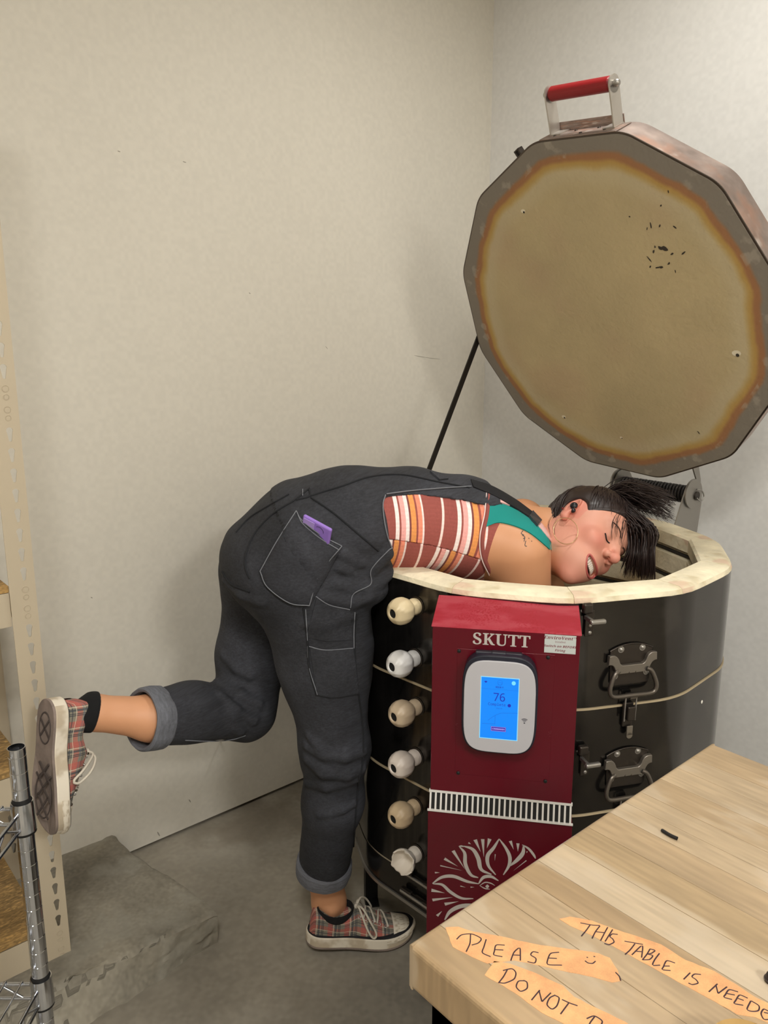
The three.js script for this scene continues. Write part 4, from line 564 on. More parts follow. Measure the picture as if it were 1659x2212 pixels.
// ---------- peephole plugs in the left facet ----------
{
  const whole = () => toCreasedNormals(lathe([[0, -0.045], [0.0105, -0.045], [0.0125, 0.0], [0.0165, 0.0025], [0.0175, 0.008], [0.0165, 0.014], [0.0140, 0.019], [0.0165, 0.0235], [0.0225, 0.029], [0.0268, 0.038], [0.0278, 0.046], [0.0268, 0.054], [0.0230, 0.0625], [0.0165, 0.0690], [0.0115, 0.0712], [0.0098, 0.0710], [0.0092, 0.0700], [0.0090, 0.0650], [0, 0.0650]], 30), 0.7);
  const neck = () => lathe([[0.0105, -0.010], [0.0185, -0.002], [0.0185, 0.0012], [0.0125, 0.0022]], 24);
  const jag = (a) => 0.046 + 0.007 * Math.cos(a + 2.2) + 0.0022 * Math.sin(a * 5) + 0.0014 * Math.sin(a * 11);
  const broken = () => { const g = lathe([[0, -0.045], [0.0105, -0.045], [0.0125, 0.0], [0.0165, 0.0025], [0.0175, 0.008], [0.0165, 0.014], [0.0140, 0.019], [0.0165, 0.0235], [0.0225, 0.029], [0.0268, 0.038], [0.0278, 0.046], [0.0272, 0.052], [0.0245, 0.052], [0.0240, 0.046], [0.0225, 0.036], [0.017, 0.027], [0.008, 0.022], [0, 0.0215]], 44), p = g.attributes.position; for (let i = 0; i < p.count; i++) { const y = p.getY(i), r = Math.hypot(p.getX(i), p.getZ(i)); if (y > 0.036) { const a = Math.atan2(p.getZ(i), p.getX(i)), lim = jag(a) ; p.setY(i, mix(0.036, lim, (y - 0.036) / 0.016)); } } g.computeVertexNormals(); return toCreasedNormals(g, 0.7); };
  const gw = whole(), gn = neck(), gb = broken(), inner = new THREE.CircleGeometry(0.0091, 20).rotateX(-Math.PI / 2).translate(0, 0.0680, 0);
  const mHole = std({ color: 0x0b0908, roughness: 1 });
  const n = V(Math.cos(R(176)), 0, Math.sin(R(176)));
  [[866, 1320, 0xdcc9a2, 'topmost peephole plug on the kiln, warm cream ceramic ball'], [864, 1434, 0xe9e7e4, 'bright white ceramic peephole plug, second from the top'], [868, 1541, 0xcbb69a, 'beige ceramic peephole plug, third from the top'], [867, 1651, 0xddd0c4, 'off-white ceramic peephole plug, fourth from the top'], [866, 1760, 0xcbb391, 'tan ceramic peephole plug above the broken one'], [869, 1863, 0xe2d8ca, 'broken open ceramic peephole plug nearest the floor']].forEach(([px, py, c, label], i) => {
    const P = KC.clone().addScaledVector(n, AP + 0.046), q = onPlane(px, py, P, n), s = q.clone().addScaledVector(n, -0.046);
    const g = thing('peephole_plug', label, 'plug', [s.x, s.y, s.z], 'peephole plugs on the kiln'); g.quaternion.setFromUnitVectors(V(0, 1, 0), n);
    const m = std({ color: c, roughness: 0.45 }); mesh('ball', i === 5 ? gb : gw, m, g); mesh('flange', gn, m, g); if (i < 5) mesh('bore', inner, mHole, g);
    mesh('peephole_rim', onFacet(lathe([[0.0115, 0.0005], [0.0205, 0.0005], [0.0205, 0.0016], [0.0115, 0.0016]], 26).rotateX(Math.PI / 2), 176, ...(() => { const t = V().crossVectors(V(0, 1, 0), n); return [s.clone().sub(KC).dot(t), s.y]; })(), AP), mDarkSteel, kiln);
  });
}

// ---------- the person bent over the kiln rim ----------
const camRight = V(CY, 0, SY), camBack = V(-SY, 0, CY), UP = V(0, 1, 0);
const A = (a) => at(...a);
const footBase = onPlane(740, 2040, V(0, 0, 0), UP);
const person = thing('person', 'person in dark denim overalls and striped top bent headfirst into the kiln', 'person', [footBase.x, 0, footBase.z]);
const toP = (g) => local(g, person);
const HEAD_TURN = 0.25, side = camRight.clone().multiplyScalar(Math.sin(HEAD_TURN)).addScaledVector(camBack, Math.cos(HEAD_TURN)); // her right-hand side
// spine, from the seat to the shoulders
const S = [[572, 1205, 1.635], [655, 1152, 1.645], [760, 1124, 1.66], [880, 1124, 1.695], [1000, 1142, 1.735], [1085, 1160, 1.765]].map(A);
const SR = [[0.150, 0.088], [0.162, 0.096], [0.150, 0.098], [0.146, 0.102], [0.158, 0.104], [0.150, 0.088]];
const torsoParts = []; for (let i = 0; i + 1 < S.length; i++) torsoParts.push(oval(S[i], S[i + 1], side, SR[i], SR[i + 1]));
const torso = (p) => { let d = torsoParts[0](p); for (let i = 1; i < torsoParts.length; i++) d = smin(d, torsoParts[i](p), 0.05); return d; };
const fL = camVec(0.0, -1, 0.06).normalize(), uL = camVec(0.64, 0.05, -0.77).normalize(), hL = at(99, 1514, 1.395), inShoe = hL.clone().addScaledVector(fL, 0.050).addScaledVector(uL, 0.040), ankle = hL.clone().addScaledVector(fL, 0.047).addScaledVector(uL, 0.100);
const J = { hipR: A([652, 1258, 1.580]), midR: A([703, 1440, 1.572]), kneeR: A([725, 1615, 1.585]), calfR: A([720, 1730, 1.600]), hemR: A([700, 1868, 1.640]), ankR: A([711, 1950, 1.655]),
  hipL: A([578, 1265, 1.755]), midL: A([545, 1415, 1.725]), kneeL: A([530, 1532, 1.680]), calfL: A([410, 1537, 1.570]), hemL: A([330, 1551, 1.515]), ankL: ankle,
  shR: A([1122, 1190, 1.615]), elR: A([1150, 1420, 1.640]), wrR: A([1230, 1560, 1.72]), shL: A([1128, 1128, 1.925]), elL: A([1200, 1330, 1.98]), wrL: A([1250, 1480, 1.90]), neck0: A([1105, 1150, 1.765]), neck1: A([1228, 1142, 1.742]) };
const buttR = ball(A([626, 1234, 1.592]), 0.100), buttL = ball(A([574, 1222, 1.752]), 0.098);
const limbs = (g) => [cone(J.hipR, J.midR, 0.104 + g, 0.093 + g), cone(J.midR, J.kneeR, 0.093 + g, 0.072 + g), cone(J.kneeR, J.calfR, 0.072 + g, 0.064 + g), cone(J.calfR, J.hemR, 0.064 + g, 0.061 + g)];
const limbsL = (g) => [cone(J.hipL, J.midL, 0.102 + g, 0.082 + g), cone(J.midL, J.kneeL, 0.082 + g, 0.068 + g), cone(J.kneeL, J.calfL, 0.067 + g, 0.061 + g), cone(J.calfL, J.hemL, 0.061 + g, 0.060 + g)];
const chain = (arr, k) => (p) => { let d = arr[0](p); for (let i = 1; i < arr.length; i++) d = smin(d, arr[i](p), k); return d; };
const legR = chain(limbs(0), 0.04), legL = chain(limbsL(0), 0.03);
const A0 = S[5].clone().sub(S[1]).normalize(), DORSAL = V().crossVectors(A0, side).normalize(); if (DORSAL.y < 0) DORSAL.negate();
const axisAt = (s) => { const i = clamp(Math.floor(s * 5), 0, 4); return S[i].clone().lerp(S[i + 1], clamp(s * 5 - i, 0, 1)); };
function torsoCoord(p) { // distance along the back from the waist, and height over the spine line
  let best = 1e9, s = 0, D = 0; for (let i = 0; i + 1 < S.length; i++) { const a = S[i], b = S[i + 1], dx = b.x - a.x, dy = b.y - a.y, dz = b.z - a.z, L2 = dx * dx + dy * dy + dz * dz; let t = ((p.x - a.x) * dx + (p.y - a.y) * dy + (p.z - a.z) * dz) / L2; if (i > 0) t = Math.max(t, 0); if (i < S.length - 2) t = Math.min(t, 1); const ex = p.x - a.x - dx * t, ey = p.y - a.y - dy * t, ez = p.z - a.z - dz * t, e = ex * ex + ey * ey + ez * ez; if (e < best) { best = e; s = (i + t) * 0.108; D = ex * DORSAL.x + ey * DORSAL.y + ez * DORSAL.z; } } return [s, D];
}
// meet the sight line of a photograph point with a surface
function cast(px, py, f, from = 1.1) { const d = sight(px, py).normalize(), p = EYEV.clone().addScaledVector(d, from); for (let i = 0; i < 90; i++) { const v = f(p); if (v < 0.0004) break; p.addScaledVector(d, Math.min(v * 0.8, 0.05)); if (p.distanceTo(EYEV) > 2.9) return null; } return p; }
function normalOf(f, p) { const e = 0.004, q = p.clone(), n = V(); q.x += e; let a = f(q); q.x -= 2 * e; n.x = a - f(q); q.x = p.x; q.y += e; a = f(q); q.y -= 2 * e; n.y = a - f(q); q.y = p.y; q.z += e; a = f(q); q.z -= 2 * e; n.z = a - f(q); return n.normalize(); }
const bboxOf = (pts, pad) => { const lo = V(1e9, 1e9, 1e9), hi = V(-1e9, -1e9, -1e9); for (const p of pts) { lo.min(p); hi.max(p); } return [lo.subScalar(pad), hi.addScalar(pad)]; };

// --- denim ---
const bunch = chain([cone(A([735, 1245, 1.575]), A([790, 1268, 1.555]), 0.060, 0.042), cone(A([760, 1215, 1.585]), A([822, 1208, 1.575]), 0.045, 0.026), cone(A([752, 1300, 1.570]), A([760, 1380, 1.575]), 0.046, 0.040), cone(A([806, 1246, 1.565]), A([818, 1272, 1.560]), 0.018, 0.016)], 0.02);
const denimBase = (p) => {
  let lower = smin(smin(buttR(p), buttL(p), 0.035), Math.min(torsoParts[0](p), torsoParts[1](p)) - 0.006, 0.06);
  lower = smin(lower, bunch(p), 0.03); const a = legR(p), b = legL(p); lower = smin(lower, smin(a, b, 0.02), 0.05);
  const t = torso(p) - 0.007; if (t > 0.08) return lower;
  const [s, D] = torsoCoord(p);
  const strip = Math.max(s - 0.452, 0.073 - D + (s - 0.25) * 0.03), cut = smin(s - 0.247 + D * 0.12, strip, 0.018);
  return smin(lower, smax(t, cut, 0.006), Math.abs(s - 0.2) < 0.1 ? 0.03 : 0.012);
};
// folds: ridges laid on the cloth where it creases
const foldPaths = [
  [[664, 1612], [700, 1630], [745, 1634], [785, 1622], 0.010], [[664, 1640], [700, 1668], [750, 1674], [782, 1660], 0.010], [[662, 1690], [705, 1700], [770, 1682], 0.007], [[668, 1590], [690, 1612], 0.008],
  [[468, 1470], [520, 1500], [560, 1520], 0.009], [[478, 1500], [510, 1535], [548, 1556], 0.009], [[480, 1415], [510, 1445], [540, 1462], 0.007], [[497, 1540], [520, 1580], 0.008],
  [[660, 1350], [700, 1345], [760, 1330], 0.005], [[725, 1190], [775, 1215], [815, 1216], 0.010], [[735, 1225], [780, 1240], [800, 1238], 0.010], [[722, 1262], [760, 1268], [792, 1268], 0.011], [[700, 1290], [760, 1300], [795, 1290], 0.010], [[760, 1252], [800, 1228], [836, 1196], 0.014], [[790, 1262], [822, 1250], [838, 1240], 0.014],
  [[485, 1255], [520, 1285], [560, 1300], 0.006], [[690, 1760], [740, 1750], [765, 1738], 0.005]];
const folds = []; for (const f of foldPaths) { const r = f[f.length - 1], pts = f.slice(0, -1).map(([x, y]) => cast(x, y, denimBase)).filter(Boolean); for (let i = 0; i + 1 < pts.length; i++) { const c = pts[i].clone().lerp(pts[i + 1], 0.5), rad = pts[i].distanceTo(pts[i + 1]) / 2 + 0.05; folds.push({ c, rad, f: cone(pts[i], pts[i + 1], r * 0.7, r * 0.9) }); } }
const hemDirR = J.hemR.clone().sub(J.calfR).normalize(), hemDirL = J.hemL.clone().sub(J.calfL).normalize();
const denimF = (p) => {
  let d = denimBase(p);
  if (d < 0.05 && d > -0.05) {
    for (const q of folds) { const dx = p.x - q.c.x, dy = p.y - q.c.y, dz = p.z - q.c.z; if (dx * dx + dy * dy + dz * dz < q.rad * q.rad) d = smin(d, q.f(p), 0.016); }
    d += (fbm(p.x * 14, p.y * 14, p.z * 14, 2) - 0.5) * 0.008;
  }
  const a = (p.x - J.hemR.x) * hemDirR.x + (p.y - J.hemR.y) * hemDirR.y + (p.z - J.hemR.z) * hemDirR.z, b = (p.x - J.hemL.x) * hemDirL.x + (p.y - J.hemL.y) * hemDirL.y + (p.z - J.hemL.z) * hemDirL.z;
  const dr = Math.hypot(p.x - J.hemR.x, p.y - J.hemR.y, p.z - J.hemR.z), dl = Math.hypot(p.x - J.hemL.x, p.y - J.hemL.y, p.z - J.hemL.z);
  if (dr < 0.2) d = Math.max(d, a); if (dl < 0.17) d = Math.max(d, b);
  return d;
};
const weave = texOf(512, 512, (u, v, i, j) => { const tw = ((i + j * 2) % 8) / 8; return 128 + (tw - 0.5) * 60 + (tileNoise(u, v, 256, 2) - 0.5) * 70; }, { srgb: false, rx: 9, ry: 9 });
const denimMap = texOf(1024, 1024, (u, v) => { let k = 0.92 + (tileFbm(u, v, 5, 5, 141) - 0.5) * 0.85 + (tileNoise((u * 0.5) % 1, v, 300, 144) - 0.5) * 0.22 + (tileNoise(u, v, 400, 146) - 0.5) * 0.16; return shade([53, 54, 60], k); }, { rx: 1.6, ry: 1.6 });
const mDenim = std({ map: denimMap, bumpMap: weave, bumpScale: 0.0006, roughness: 0.9 });
const mStitch = std({ color: 0x75777d, roughness: 0.9 }), mSeam = std({ color: 0x1b1c20, roughness: 0.95 }), mCuff = std({ roughness: 0.95, bumpMap: weave, bumpScale: 0.0006, map: texOf(256, 256, (u, v) => shade([118, 120, 128], 0.9 + tileNoise(u, v, 100, 4) * 0.14 + (tileFbm(u, v, 6, 3, 6) - 0.5) * 0.3), { rx: 6, ry: 6 }) });
const sideUV = (g) => uvBy(g, (v) => [v.dot(camRight) * 0.9 + v.dot(camBack) * 0.45, v.y]);
let overalls;
{ const pts = [...S, J.hipR, J.midR, J.kneeR, J.calfR, J.hemR, J.hipL, J.midL, J.kneeL, J.calfL, J.hemL], [lo, hi] = bboxOf(pts, 0.17);
  overalls = mesh('overalls', toP(sideUV(skin(denimF, lo, hi, 0.0052))), mDenim, person, 'charcoal denim overalls'); }

// raised seams, hems and pocket edges that follow the cloth
function seam(pts, f, r = 0.0016, lift = 0.001, n = 30) { const c = new THREE.CatmullRomCurve3(pts.map(([x, y]) => V(x, y, 0)), false, 'catmullrom', 0.5), out = []; for (let i = 0; i <= n; i++) { const q = c.getPoint(i / n), p = cast(q.x, q.y, f); if (p) { const m = normalOf(f, p); out.push(p.addScaledVector(m, lift)); } } if (out.length < 3) return null; return new THREE.TubeGeometry(new THREE.CatmullRomCurve3(out), out.length * 2, r, 6); }
function seams(name, lists, mat, parent, f = denimF, r, lift) { const g = lists.map((l) => seam(l, f, r, lift)).filter(Boolean); return mesh(name, toP(merge(g)), mat, parent); }
// a sheet laid over a surface: grid between two edge lines (same number of points), lifted by a bulge, closed at the rim
function sheet(edgeA, edgeB, f, lift, bulge = 0, nu = 18, nv = 14, thick = 0.0018) {
  const ca = new THREE.CatmullRomCurve3(edgeA.map(([x, y]) => V(x, y, 0)), false, 'catmullrom', 0.5), cb = new THREE.CatmullRomCurve3(edgeB.map(([x, y]) => V(x, y, 0)), false, 'catmullrom', 0.5), P = [], N = [];
  let last = null;
  for (let i = 0; i <= nu; i++) for (let j = 0; j <= nv; j++) { const a = ca.getPoint(i / nu), b = cb.getPoint(i / nu), q = a.lerp(b, j / nv); let p = cast(q.x, q.y, f); if (!p) p = last.clone(); last = p.clone(); const m = normalOf(f, p), w = Math.pow(Math.sin(Math.PI * i / nu) * Math.sin(Math.PI * j / nv), 0.5); P.push(p.addScaledVector(m, lift + bulge * w)); N.push(m); }
  const pos = [], uv = [], idx = [], W = nv + 1; for (const s of [0, 1]) for (let k = 0; k < P.length; k++) { const q = P[k].clone().addScaledVector(N[k], s ? -thick - lift * 0.5 : 0); pos.push(q.x, q.y, q.z); uv.push(q.dot(camRight) * 0.9, q.y); }
  const M = P.length; for (let i = 0; i < nu; i++) for (let j = 0; j < nv; j++) { const a = i * W + j, b = a + 1, c = a + W, d = c + 1; idx.push(a, b, d, a, d, c, M + a, M + d, M + b, M + a, M + c, M + d); }
  const rim = []; for (let j = 0; j <= nv; j++) rim.push(j); for (let i = 1; i <= nu; i++) rim.push(i * W + nv); for (let j = nv - 1; j >= 0; j--) rim.push(nu * W + j); for (let i = nu - 1; i > 0; i--) rim.push(i * W);
  for (let k = 0; k < rim.length; k++) { const a = rim[k], b = rim[(k + 1) % rim.length]; idx.push(a, M + b, b, a, M + a, M + b); }
  const g = new THREE.BufferGeometry(); g.setAttribute('position', new THREE.Float32BufferAttribute(pos, 3)); g.setAttribute('uv', new THREE.Float32BufferAttribute(uv, 2)); g.setIndex(idx);
  const o = toCreasedNormals(g, 0.9); return o;
}
seams('seam_cord', [
  [[668, 1055], [640, 1078], [590, 1110], [552, 1150], [532, 1195], [530, 1225], [540, 1250]], [[668, 1055], [668, 1072], [640, 1080]], [[624, 1068], [585, 1090], [540, 1118], [510, 1150]],
  [[672, 1075], [720, 1108], [770, 1150], [818, 1190]], [[668, 1072], [740, 1050], [800, 1030], [870, 1026], [950, 1042], [1014, 1054]],
  [[655, 1312], [664, 1380], [668, 1440], [684, 1502]], [[768, 1328], [766, 1400], [772, 1480], [782, 1560], [784, 1640], [774, 1690], [768, 1760], [762, 1850]],
  [[480, 1235], [500, 1262], [540, 1278]], [[684, 1500], [720, 1506], [772, 1498]]], mSeam, overalls, denimF, 0.0022, 0.0004);
seams('edge_stitching', [
  [[682, 1288], [712, 1306], [756, 1316]], [[668, 1396], [705, 1404], [762, 1400]], [[757, 1312], [764, 1282], [800, 1262], [802, 1230], [836, 1192], [846, 1184]], [[766, 1322], [764, 1360], [764, 1400]],
  [[660, 1316], [664, 1378], [668, 1440], [686, 1500]], [[654, 1058], [654, 1072]], [[400, 1598], [450, 1600], [500, 1597], [530, 1588]]], mStitch, overalls, denimF, 0.0011, 0.0014);
seams('back_edge', [[[832, 1070], [826, 1090], [830, 1130], [838, 1165], [846, 1186]], [[834, 1068], [880, 1062], [950, 1056], [1018, 1052]]], mStitch, overalls, (p) => Math.min(denimF(p), torso(p) - 0.001), 0.0014, 0.002);
// back pocket with the phone, side tool pocket
const pocketTop = [[640, 1104], [652, 1124], [690, 1154], [738, 1180]], pocketBot = [[562, 1234], [578, 1268], [625, 1302], [668, 1308]];
const pk = mesh('back_pocket', toP(sheet(pocketTop, pocketBot, denimF, 0.004, 0.011, 22, 20)), mDenim, overalls);
const pkF = (p) => denimF(p) - 0.006;
seams('pocket_stitching', [[[640, 1104], [598, 1170], [562, 1234]], [[562, 1234], [578, 1268], [625, 1302], [668, 1308]], [[668, 1308], [690, 1240], [738, 1180]], [[640, 1104], [652, 1124], [690, 1154], [738, 1180]], [[644, 1114], [656, 1134], [690, 1162], [732, 1188]]], mStitch, overalls, pkF, 0.0011, 0.001);
mesh('tool_pocket', toP(sheet([[670, 1398], [705, 1404], [762, 1400]], [[685, 1500], [725, 1505], [776, 1497]], denimF, 0.0022, 0.002, 14, 12)), mDenim, overalls);
mesh('hip_pocket', toP(sheet([[684, 1290], [712, 1306], [756, 1318]], [[662, 1376], [705, 1384], [760, 1382]], denimF, 0.0016, 0.001, 12, 10)), mDenim, overalls);
mesh('belt_loop', toP(sheet([[928, 1020], [940, 1022]], [[948, 1038], [968, 1036]], (p) => Math.min(denimF(p), torso(p)), 0.004, 0, 6, 6)), mDenim, overalls);
// rolled cuffs
function cuff(c, dir, r, h, tilt) { const prof = [[r - 0.010, -h / 2], [r + 0.002, -h / 2 - 0.002], [r + 0.006, -h / 2 + 0.004], [r + 0.007, 0], [r + 0.005, h / 2 - 0.003], [r + 0.001, h / 2 + 0.002], [r - 0.004, h / 2], [r - 0.006, 0], [r - 0.010, -h / 2]]; const g = toCreasedNormals(lathe(prof, 48), 0.8), p = g.attributes.position; for (let i = 0; i < p.count; i++) { const a = Math.atan2(p.getZ(i), p.getX(i)), k = 1 + (fbm(Math.cos(a) * 2 + 5, Math.sin(a) * 2 + 5, p.getY(i) * 20, 2) - 0.5) * 0.09; p.setXYZ(i, p.getX(i) * k, p.getY(i), p.getZ(i) * k); } g.computeVertexNormals(); g.applyQuaternion(new THREE.Quaternion().setFromUnitVectors(V(0, 1, 0), dir)); return g.translate(c.x, c.y, c.z); }
mesh('trouser_cuff', toP(cuff(J.hemR.clone().addScaledVector(hemDirR, 0.004), hemDirR, 0.0605, 0.040)), mCuff, overalls, 'rolled grey cuff');
mesh('trouser_cuff', toP(cuff(J.hemL.clone().addScaledVector(hemDirL, 0.004), hemDirL.clone().add(camVec(-0.02, 0.10, 0.25)).normalize(), 0.0605, 0.046)), mCuff, overalls, 'rolled grey cuff');

// --- striped top ---
const stripes = texOf(1024, 512, (u, v) => {
  const pal = [[158, 84, 76, 5.5], [250, 226, 220, 0.9], [158, 84, 76, 5.5], [252, 236, 232, 1.6], [158, 84, 76, 0.7], [246, 176, 170, 1.8], [252, 236, 232, 1.4], [130, 68, 66, 0.7], [240, 160, 92, 2.0], [158, 84, 76, 0.8], [242, 148, 120, 1.6], [250, 230, 226, 0.8]], tot = pal.reduce((s, q) => s + q[3], 0);
  const lower = v > 0.5; let t = (((lower ? u + 0.045 : u) * 6.2) % 1) * tot, c = pal[0]; for (const q of pal) { if (t < q[3]) { c = q; break; } t -= q[3]; }
  const k = 0.95 + tileNoise(u, v, 480, 3) * 0.08 + ((Math.floor(v * 512) % 4) - 1.5) * 0.012; return shade([c[0], c[1], c[2]], lower ? k * 0.97 : k);
});
const mStripe = std({ map: stripes, roughness: 0.95 });
const shirtF = (p) => { const t = torso(p); if (t > 0.06) return t; const [s, D] = torsoCoord(p); return smax(smax(t - 0.002, s - 0.500 + D * 0.10, 0.004), 0.19 - s, 0.004); };
const shirtRim = (p) => torso(p) - 0.002;
const panelLine = (s, D) => D + 0.014 + (s - 0.3) * 0.16;   // seam under the bust
{ const [lo, hi] = bboxOf(S.slice(1), 0.2), panel = (sg) => { const g = skin((p) => { const t = shirtF(p); if (t > 0.05) return t; const [s, D] = torsoCoord(p); return Math.max(t + (sg < 0 ? 0.0008 : 0), -sg * panelLine(s, D)); }, lo, hi, 0.0046); return uvBy(g, (v) => { const [s, D] = torsoCoord(v); return [s * 1.55, sg > 0 ? 0.25 + D : 0.75 + D]; }); };
  const top = mesh('striped_top', toP(panel(1)), mStripe, person, 'rust, pink and orange striped sleeveless top');
  mesh('lower_panel', toP(panel(-1)), mStripe, top);
  seams('armhole_band', [[[1056, 1062], [1052, 1110], [1042, 1160], [1046, 1205], [1068, 1252]]], std({ color: 0x96504a, roughness: 0.95 }), top, shirtRim, 0.005, 0.0);
  seams('armhole_piping', [[[1050, 1064], [1046, 1110], [1036, 1160], [1040, 1205], [1062, 1252]]], std({ color: 0xf2dcd6, roughness: 0.95 }), top, shirtRim, 0.0014, 0.003); }

// --- skin ---
const HF = V(0.54, -0.33, 0.775).normalize(), HU0 = V(0.83, 0.53, -0.20), HU = HU0.addScaledVector(HF, -HU0.dot(HF)).normalize(), HR = V().crossVectors(HF, HU).normalize();
const hf = camVec(HF.x, HF.y, HF.z), hu = camVec(HU.x, HU.y, HU.z), hr = camVec(HR.x, HR.y, HR.z), HO = at(1255, 1157, 1.705);
const HM = new THREE.Matrix4().makeBasis(hr.clone().negate(), hu, hf).setPosition(HO); // head frame: x her left, y crown, z face
const headP = (x, y, z) => V(x, y, z).applyMatrix4(HM);
const face = (() => {
  const cran = ellip(V(0, 0.040, -0.012), [0.074, 0.082, 0.095]), mid = ellip(V(0, -0.015, 0.022), [0.064, 0.080, 0.072]), jaw = ellip(V(0, -0.072, 0.034), [0.051, 0.044, 0.056]), chin = ball(V(0, -0.106, 0.068), 0.016);
  const chR = ellip(V(0.036, -0.022, 0.066), [0.026, 0.022, 0.022]), chL = ellip(V(-0.036, -0.022, 0.066), [0.026, 0.022, 0.022]);
  const bridge = cone(V(0, 0.022, 0.088), V(0, -0.012, 0.110), 0.0075, 0.0105), tip = ball(V(0, -0.016, 0.112), 0.0115), nl = ball(V(0.0125, -0.021, 0.100), 0.0088), nr = ball(V(-0.0125, -0.021, 0.100), 0.0088);
  const brow = ellip(V(0, 0.040, 0.070), [0.052, 0.016, 0.022]), sockR = ellip(V(0.032, 0.006, 0.096), [0.017, 0.011, 0.014]), sockL = ellip(V(-0.032, 0.006, 0.096), [0.017, 0.011, 0.014]);
  const lidR = ball(V(0.031, 0.006, 0.0725), 0.0138), lidL = ball(V(-0.031, 0.006, 0.0725), 0.0138), muzzle = ellip(V(0, -0.064, 0.066), [0.037, 0.032, 0.030]);
  const nost = [V(0.007, -0.027, 0.106), V(-0.007, -0.027, 0.106)].map((c) => ball(c, 0.0034));
  const ear = (s) => { const c = V(s * 0.076, 0.004, -0.012); const X = V(s * 0.85, 0, -0.52).normalize(), Z = V(s * 0.52, 0, 0.85).normalize(); const disc = ellip(c, [0.0085, 0.031, 0.018], X, V(0, 1, 0), Z), bowl = ellip(c.clone().add(V(s * 0.008, 0.003, 0.004)), [0.0085, 0.020, 0.010], X, V(0, 1, 0), Z), lobe = ball(V(s * 0.074, -0.024, -0.006), 0.0085); return (p) => smax(smin(disc(p), lobe(p), 0.008), -bowl(p), 0.004); };
  const eR = ear(1), eL = ear(-1), neckIn = cone(V(0, -0.05, -0.03), V(0, -0.13, -0.06), 0.052, 0.052), q = V();
  return (p) => {
    let d = smin(cran(p), mid(p), 0.03); d = smin(d, jaw(p), 0.03); d = smin(d, chin(p), 0.03); d = smin(d, brow(p), 0.015); d = smin(d, muzzle(p), 0.02); d = smin(d, chR(p), 0.018); d = smin(d, chL(p), 0.018);
    d = smax(d, -sockR(p), 0.010); d = smax(d, -sockL(p), 0.010); d = smin(d, lidR(p), 0.004); d = smin(d, lidL(p), 0.004);
    d = smin(d, bridge(p), 0.012); d = smin(d, tip(p), 0.006); d = smin(d, nl(p), 0.006); d = smin(d, nr(p), 0.006); for (const n of nost) d = smax(d, -n(p), 0.003);
    // open smile: a slot that curves up to the corners
    const yy = p.y + 0.0690 - 9 * p.x * p.x, mo = Math.hypot(p.x / 0.0310, yy / 0.0105); const slot = Math.max((mo - 1) * 0.0105, 0.074 - p.z); d = smax(d, -slot, 0.003);
    d = Math.min(smin(d, neckIn(p), 0.03), smin(d, Math.min(eR(p), eL(p)), 0.005)); return d;
  };
})();
const skinA = lin(0xd59a72), skinB = lin(0xdb9d86), skinC = lin(0xd4685c), lipC = lin(0xb84a4a), earC = lin(0xd97f70);
const faceColor = (v) => { let c = skinB.slice(); const blush = Math.exp(-(Math.pow((Math.abs(v.x) - 0.042) / 0.022, 2) + Math.pow((v.y + 0.022) / 0.024, 2) + Math.pow((v.z - 0.06) / 0.05, 2))), nose = Math.exp(-(Math.pow(v.x / 0.014, 2) + Math.pow((v.y + 0.016) / 0.016, 2) + Math.pow((v.z - 0.112) / 0.014, 2))), ch = Math.exp(-(Math.pow(v.x / 0.03, 2) + Math.pow((v.y + 0.103) / 0.022, 2) + Math.pow((v.z - 0.07) / 0.03, 2))); c = mix3(c, skinC, clamp(blush * 0.6 + nose * 0.6 + ch * 0.35, 0, 1)); c = mix3(c, skinA, sstep(-0.07, -0.12, v.y) * sstep(0.06, 0.02, v.z)); if (Math.abs(v.x) > 0.068 && v.z < 0.02) c = mix3(c, earC, 0.5); if (v.z < 0.084 && Math.hypot(v.x / 0.031, (v.y + 0.0690 - 9 * v.x * v.x) / 0.0112) < 0.95 && v.z > 0.06) c = [0.06, 0.012, 0.012]; return c; };
const headGeo = paint(skin(face, V(-0.10, -0.15, -0.12), V(0.10, 0.135, 0.135), 0.0021), faceColor).applyMatrix4(HM);
const handParts = (w, dir, out) => { const parts = [], d = dir.clone().normalize(), o = out.clone().addScaledVector(d, -out.dot(d)).normalize(), n = V().crossVectors(d, o); const palm = w.clone().addScaledVector(d, 0.045); parts.push(oval(w, palm.clone().addScaledVector(d, 0.03), o, [0.030, 0.018], [0.040, 0.015])); [-0.030, -0.010, 0.010, 0.029].forEach((k, i) => { const len = [0.062, 0.076, 0.072, 0.056][i], a = palm.clone().addScaledVector(d, 0.038).addScaledVector(o, k), b = a.clone().addScaledVector(d, len * 0.5).addScaledVector(n, 0.006), c = b.clone().addScaledVector(d, len * 0.45).addScaledVector(n, 0.020); parts.push(cone(a, b, 0.0092, 0.0085), cone(b, c, 0.0085, 0.0072)); }); const ta = w.clone().addScaledVector(d, 0.02).addScaledVector(o, 0.028), tb = ta.clone().addScaledVector(d, 0.034).addScaledVector(o, 0.026), tc = tb.clone().addScaledVector(d, 0.028).addScaledVector(o, 0.004); parts.push(cone(ta, tb, 0.011, 0.0095), cone(tb, tc, 0.0095, 0.008)); return parts; };
const armR = chain([cone(J.shR, J.elR, 0.066, 0.044), cone(J.elR, J.wrR, 0.044, 0.028)], 0.03), armL = chain([cone(J.shL, J.elL, 0.060, 0.044), cone(J.elL, J.wrL, 0.044, 0.028)], 0.03);
const hands = [...handParts(J.wrR, J.wrR.clone().sub(J.elR), camRight), ...handParts(J.wrL, J.wrL.clone().sub(J.elL), camRight.clone().negate())];
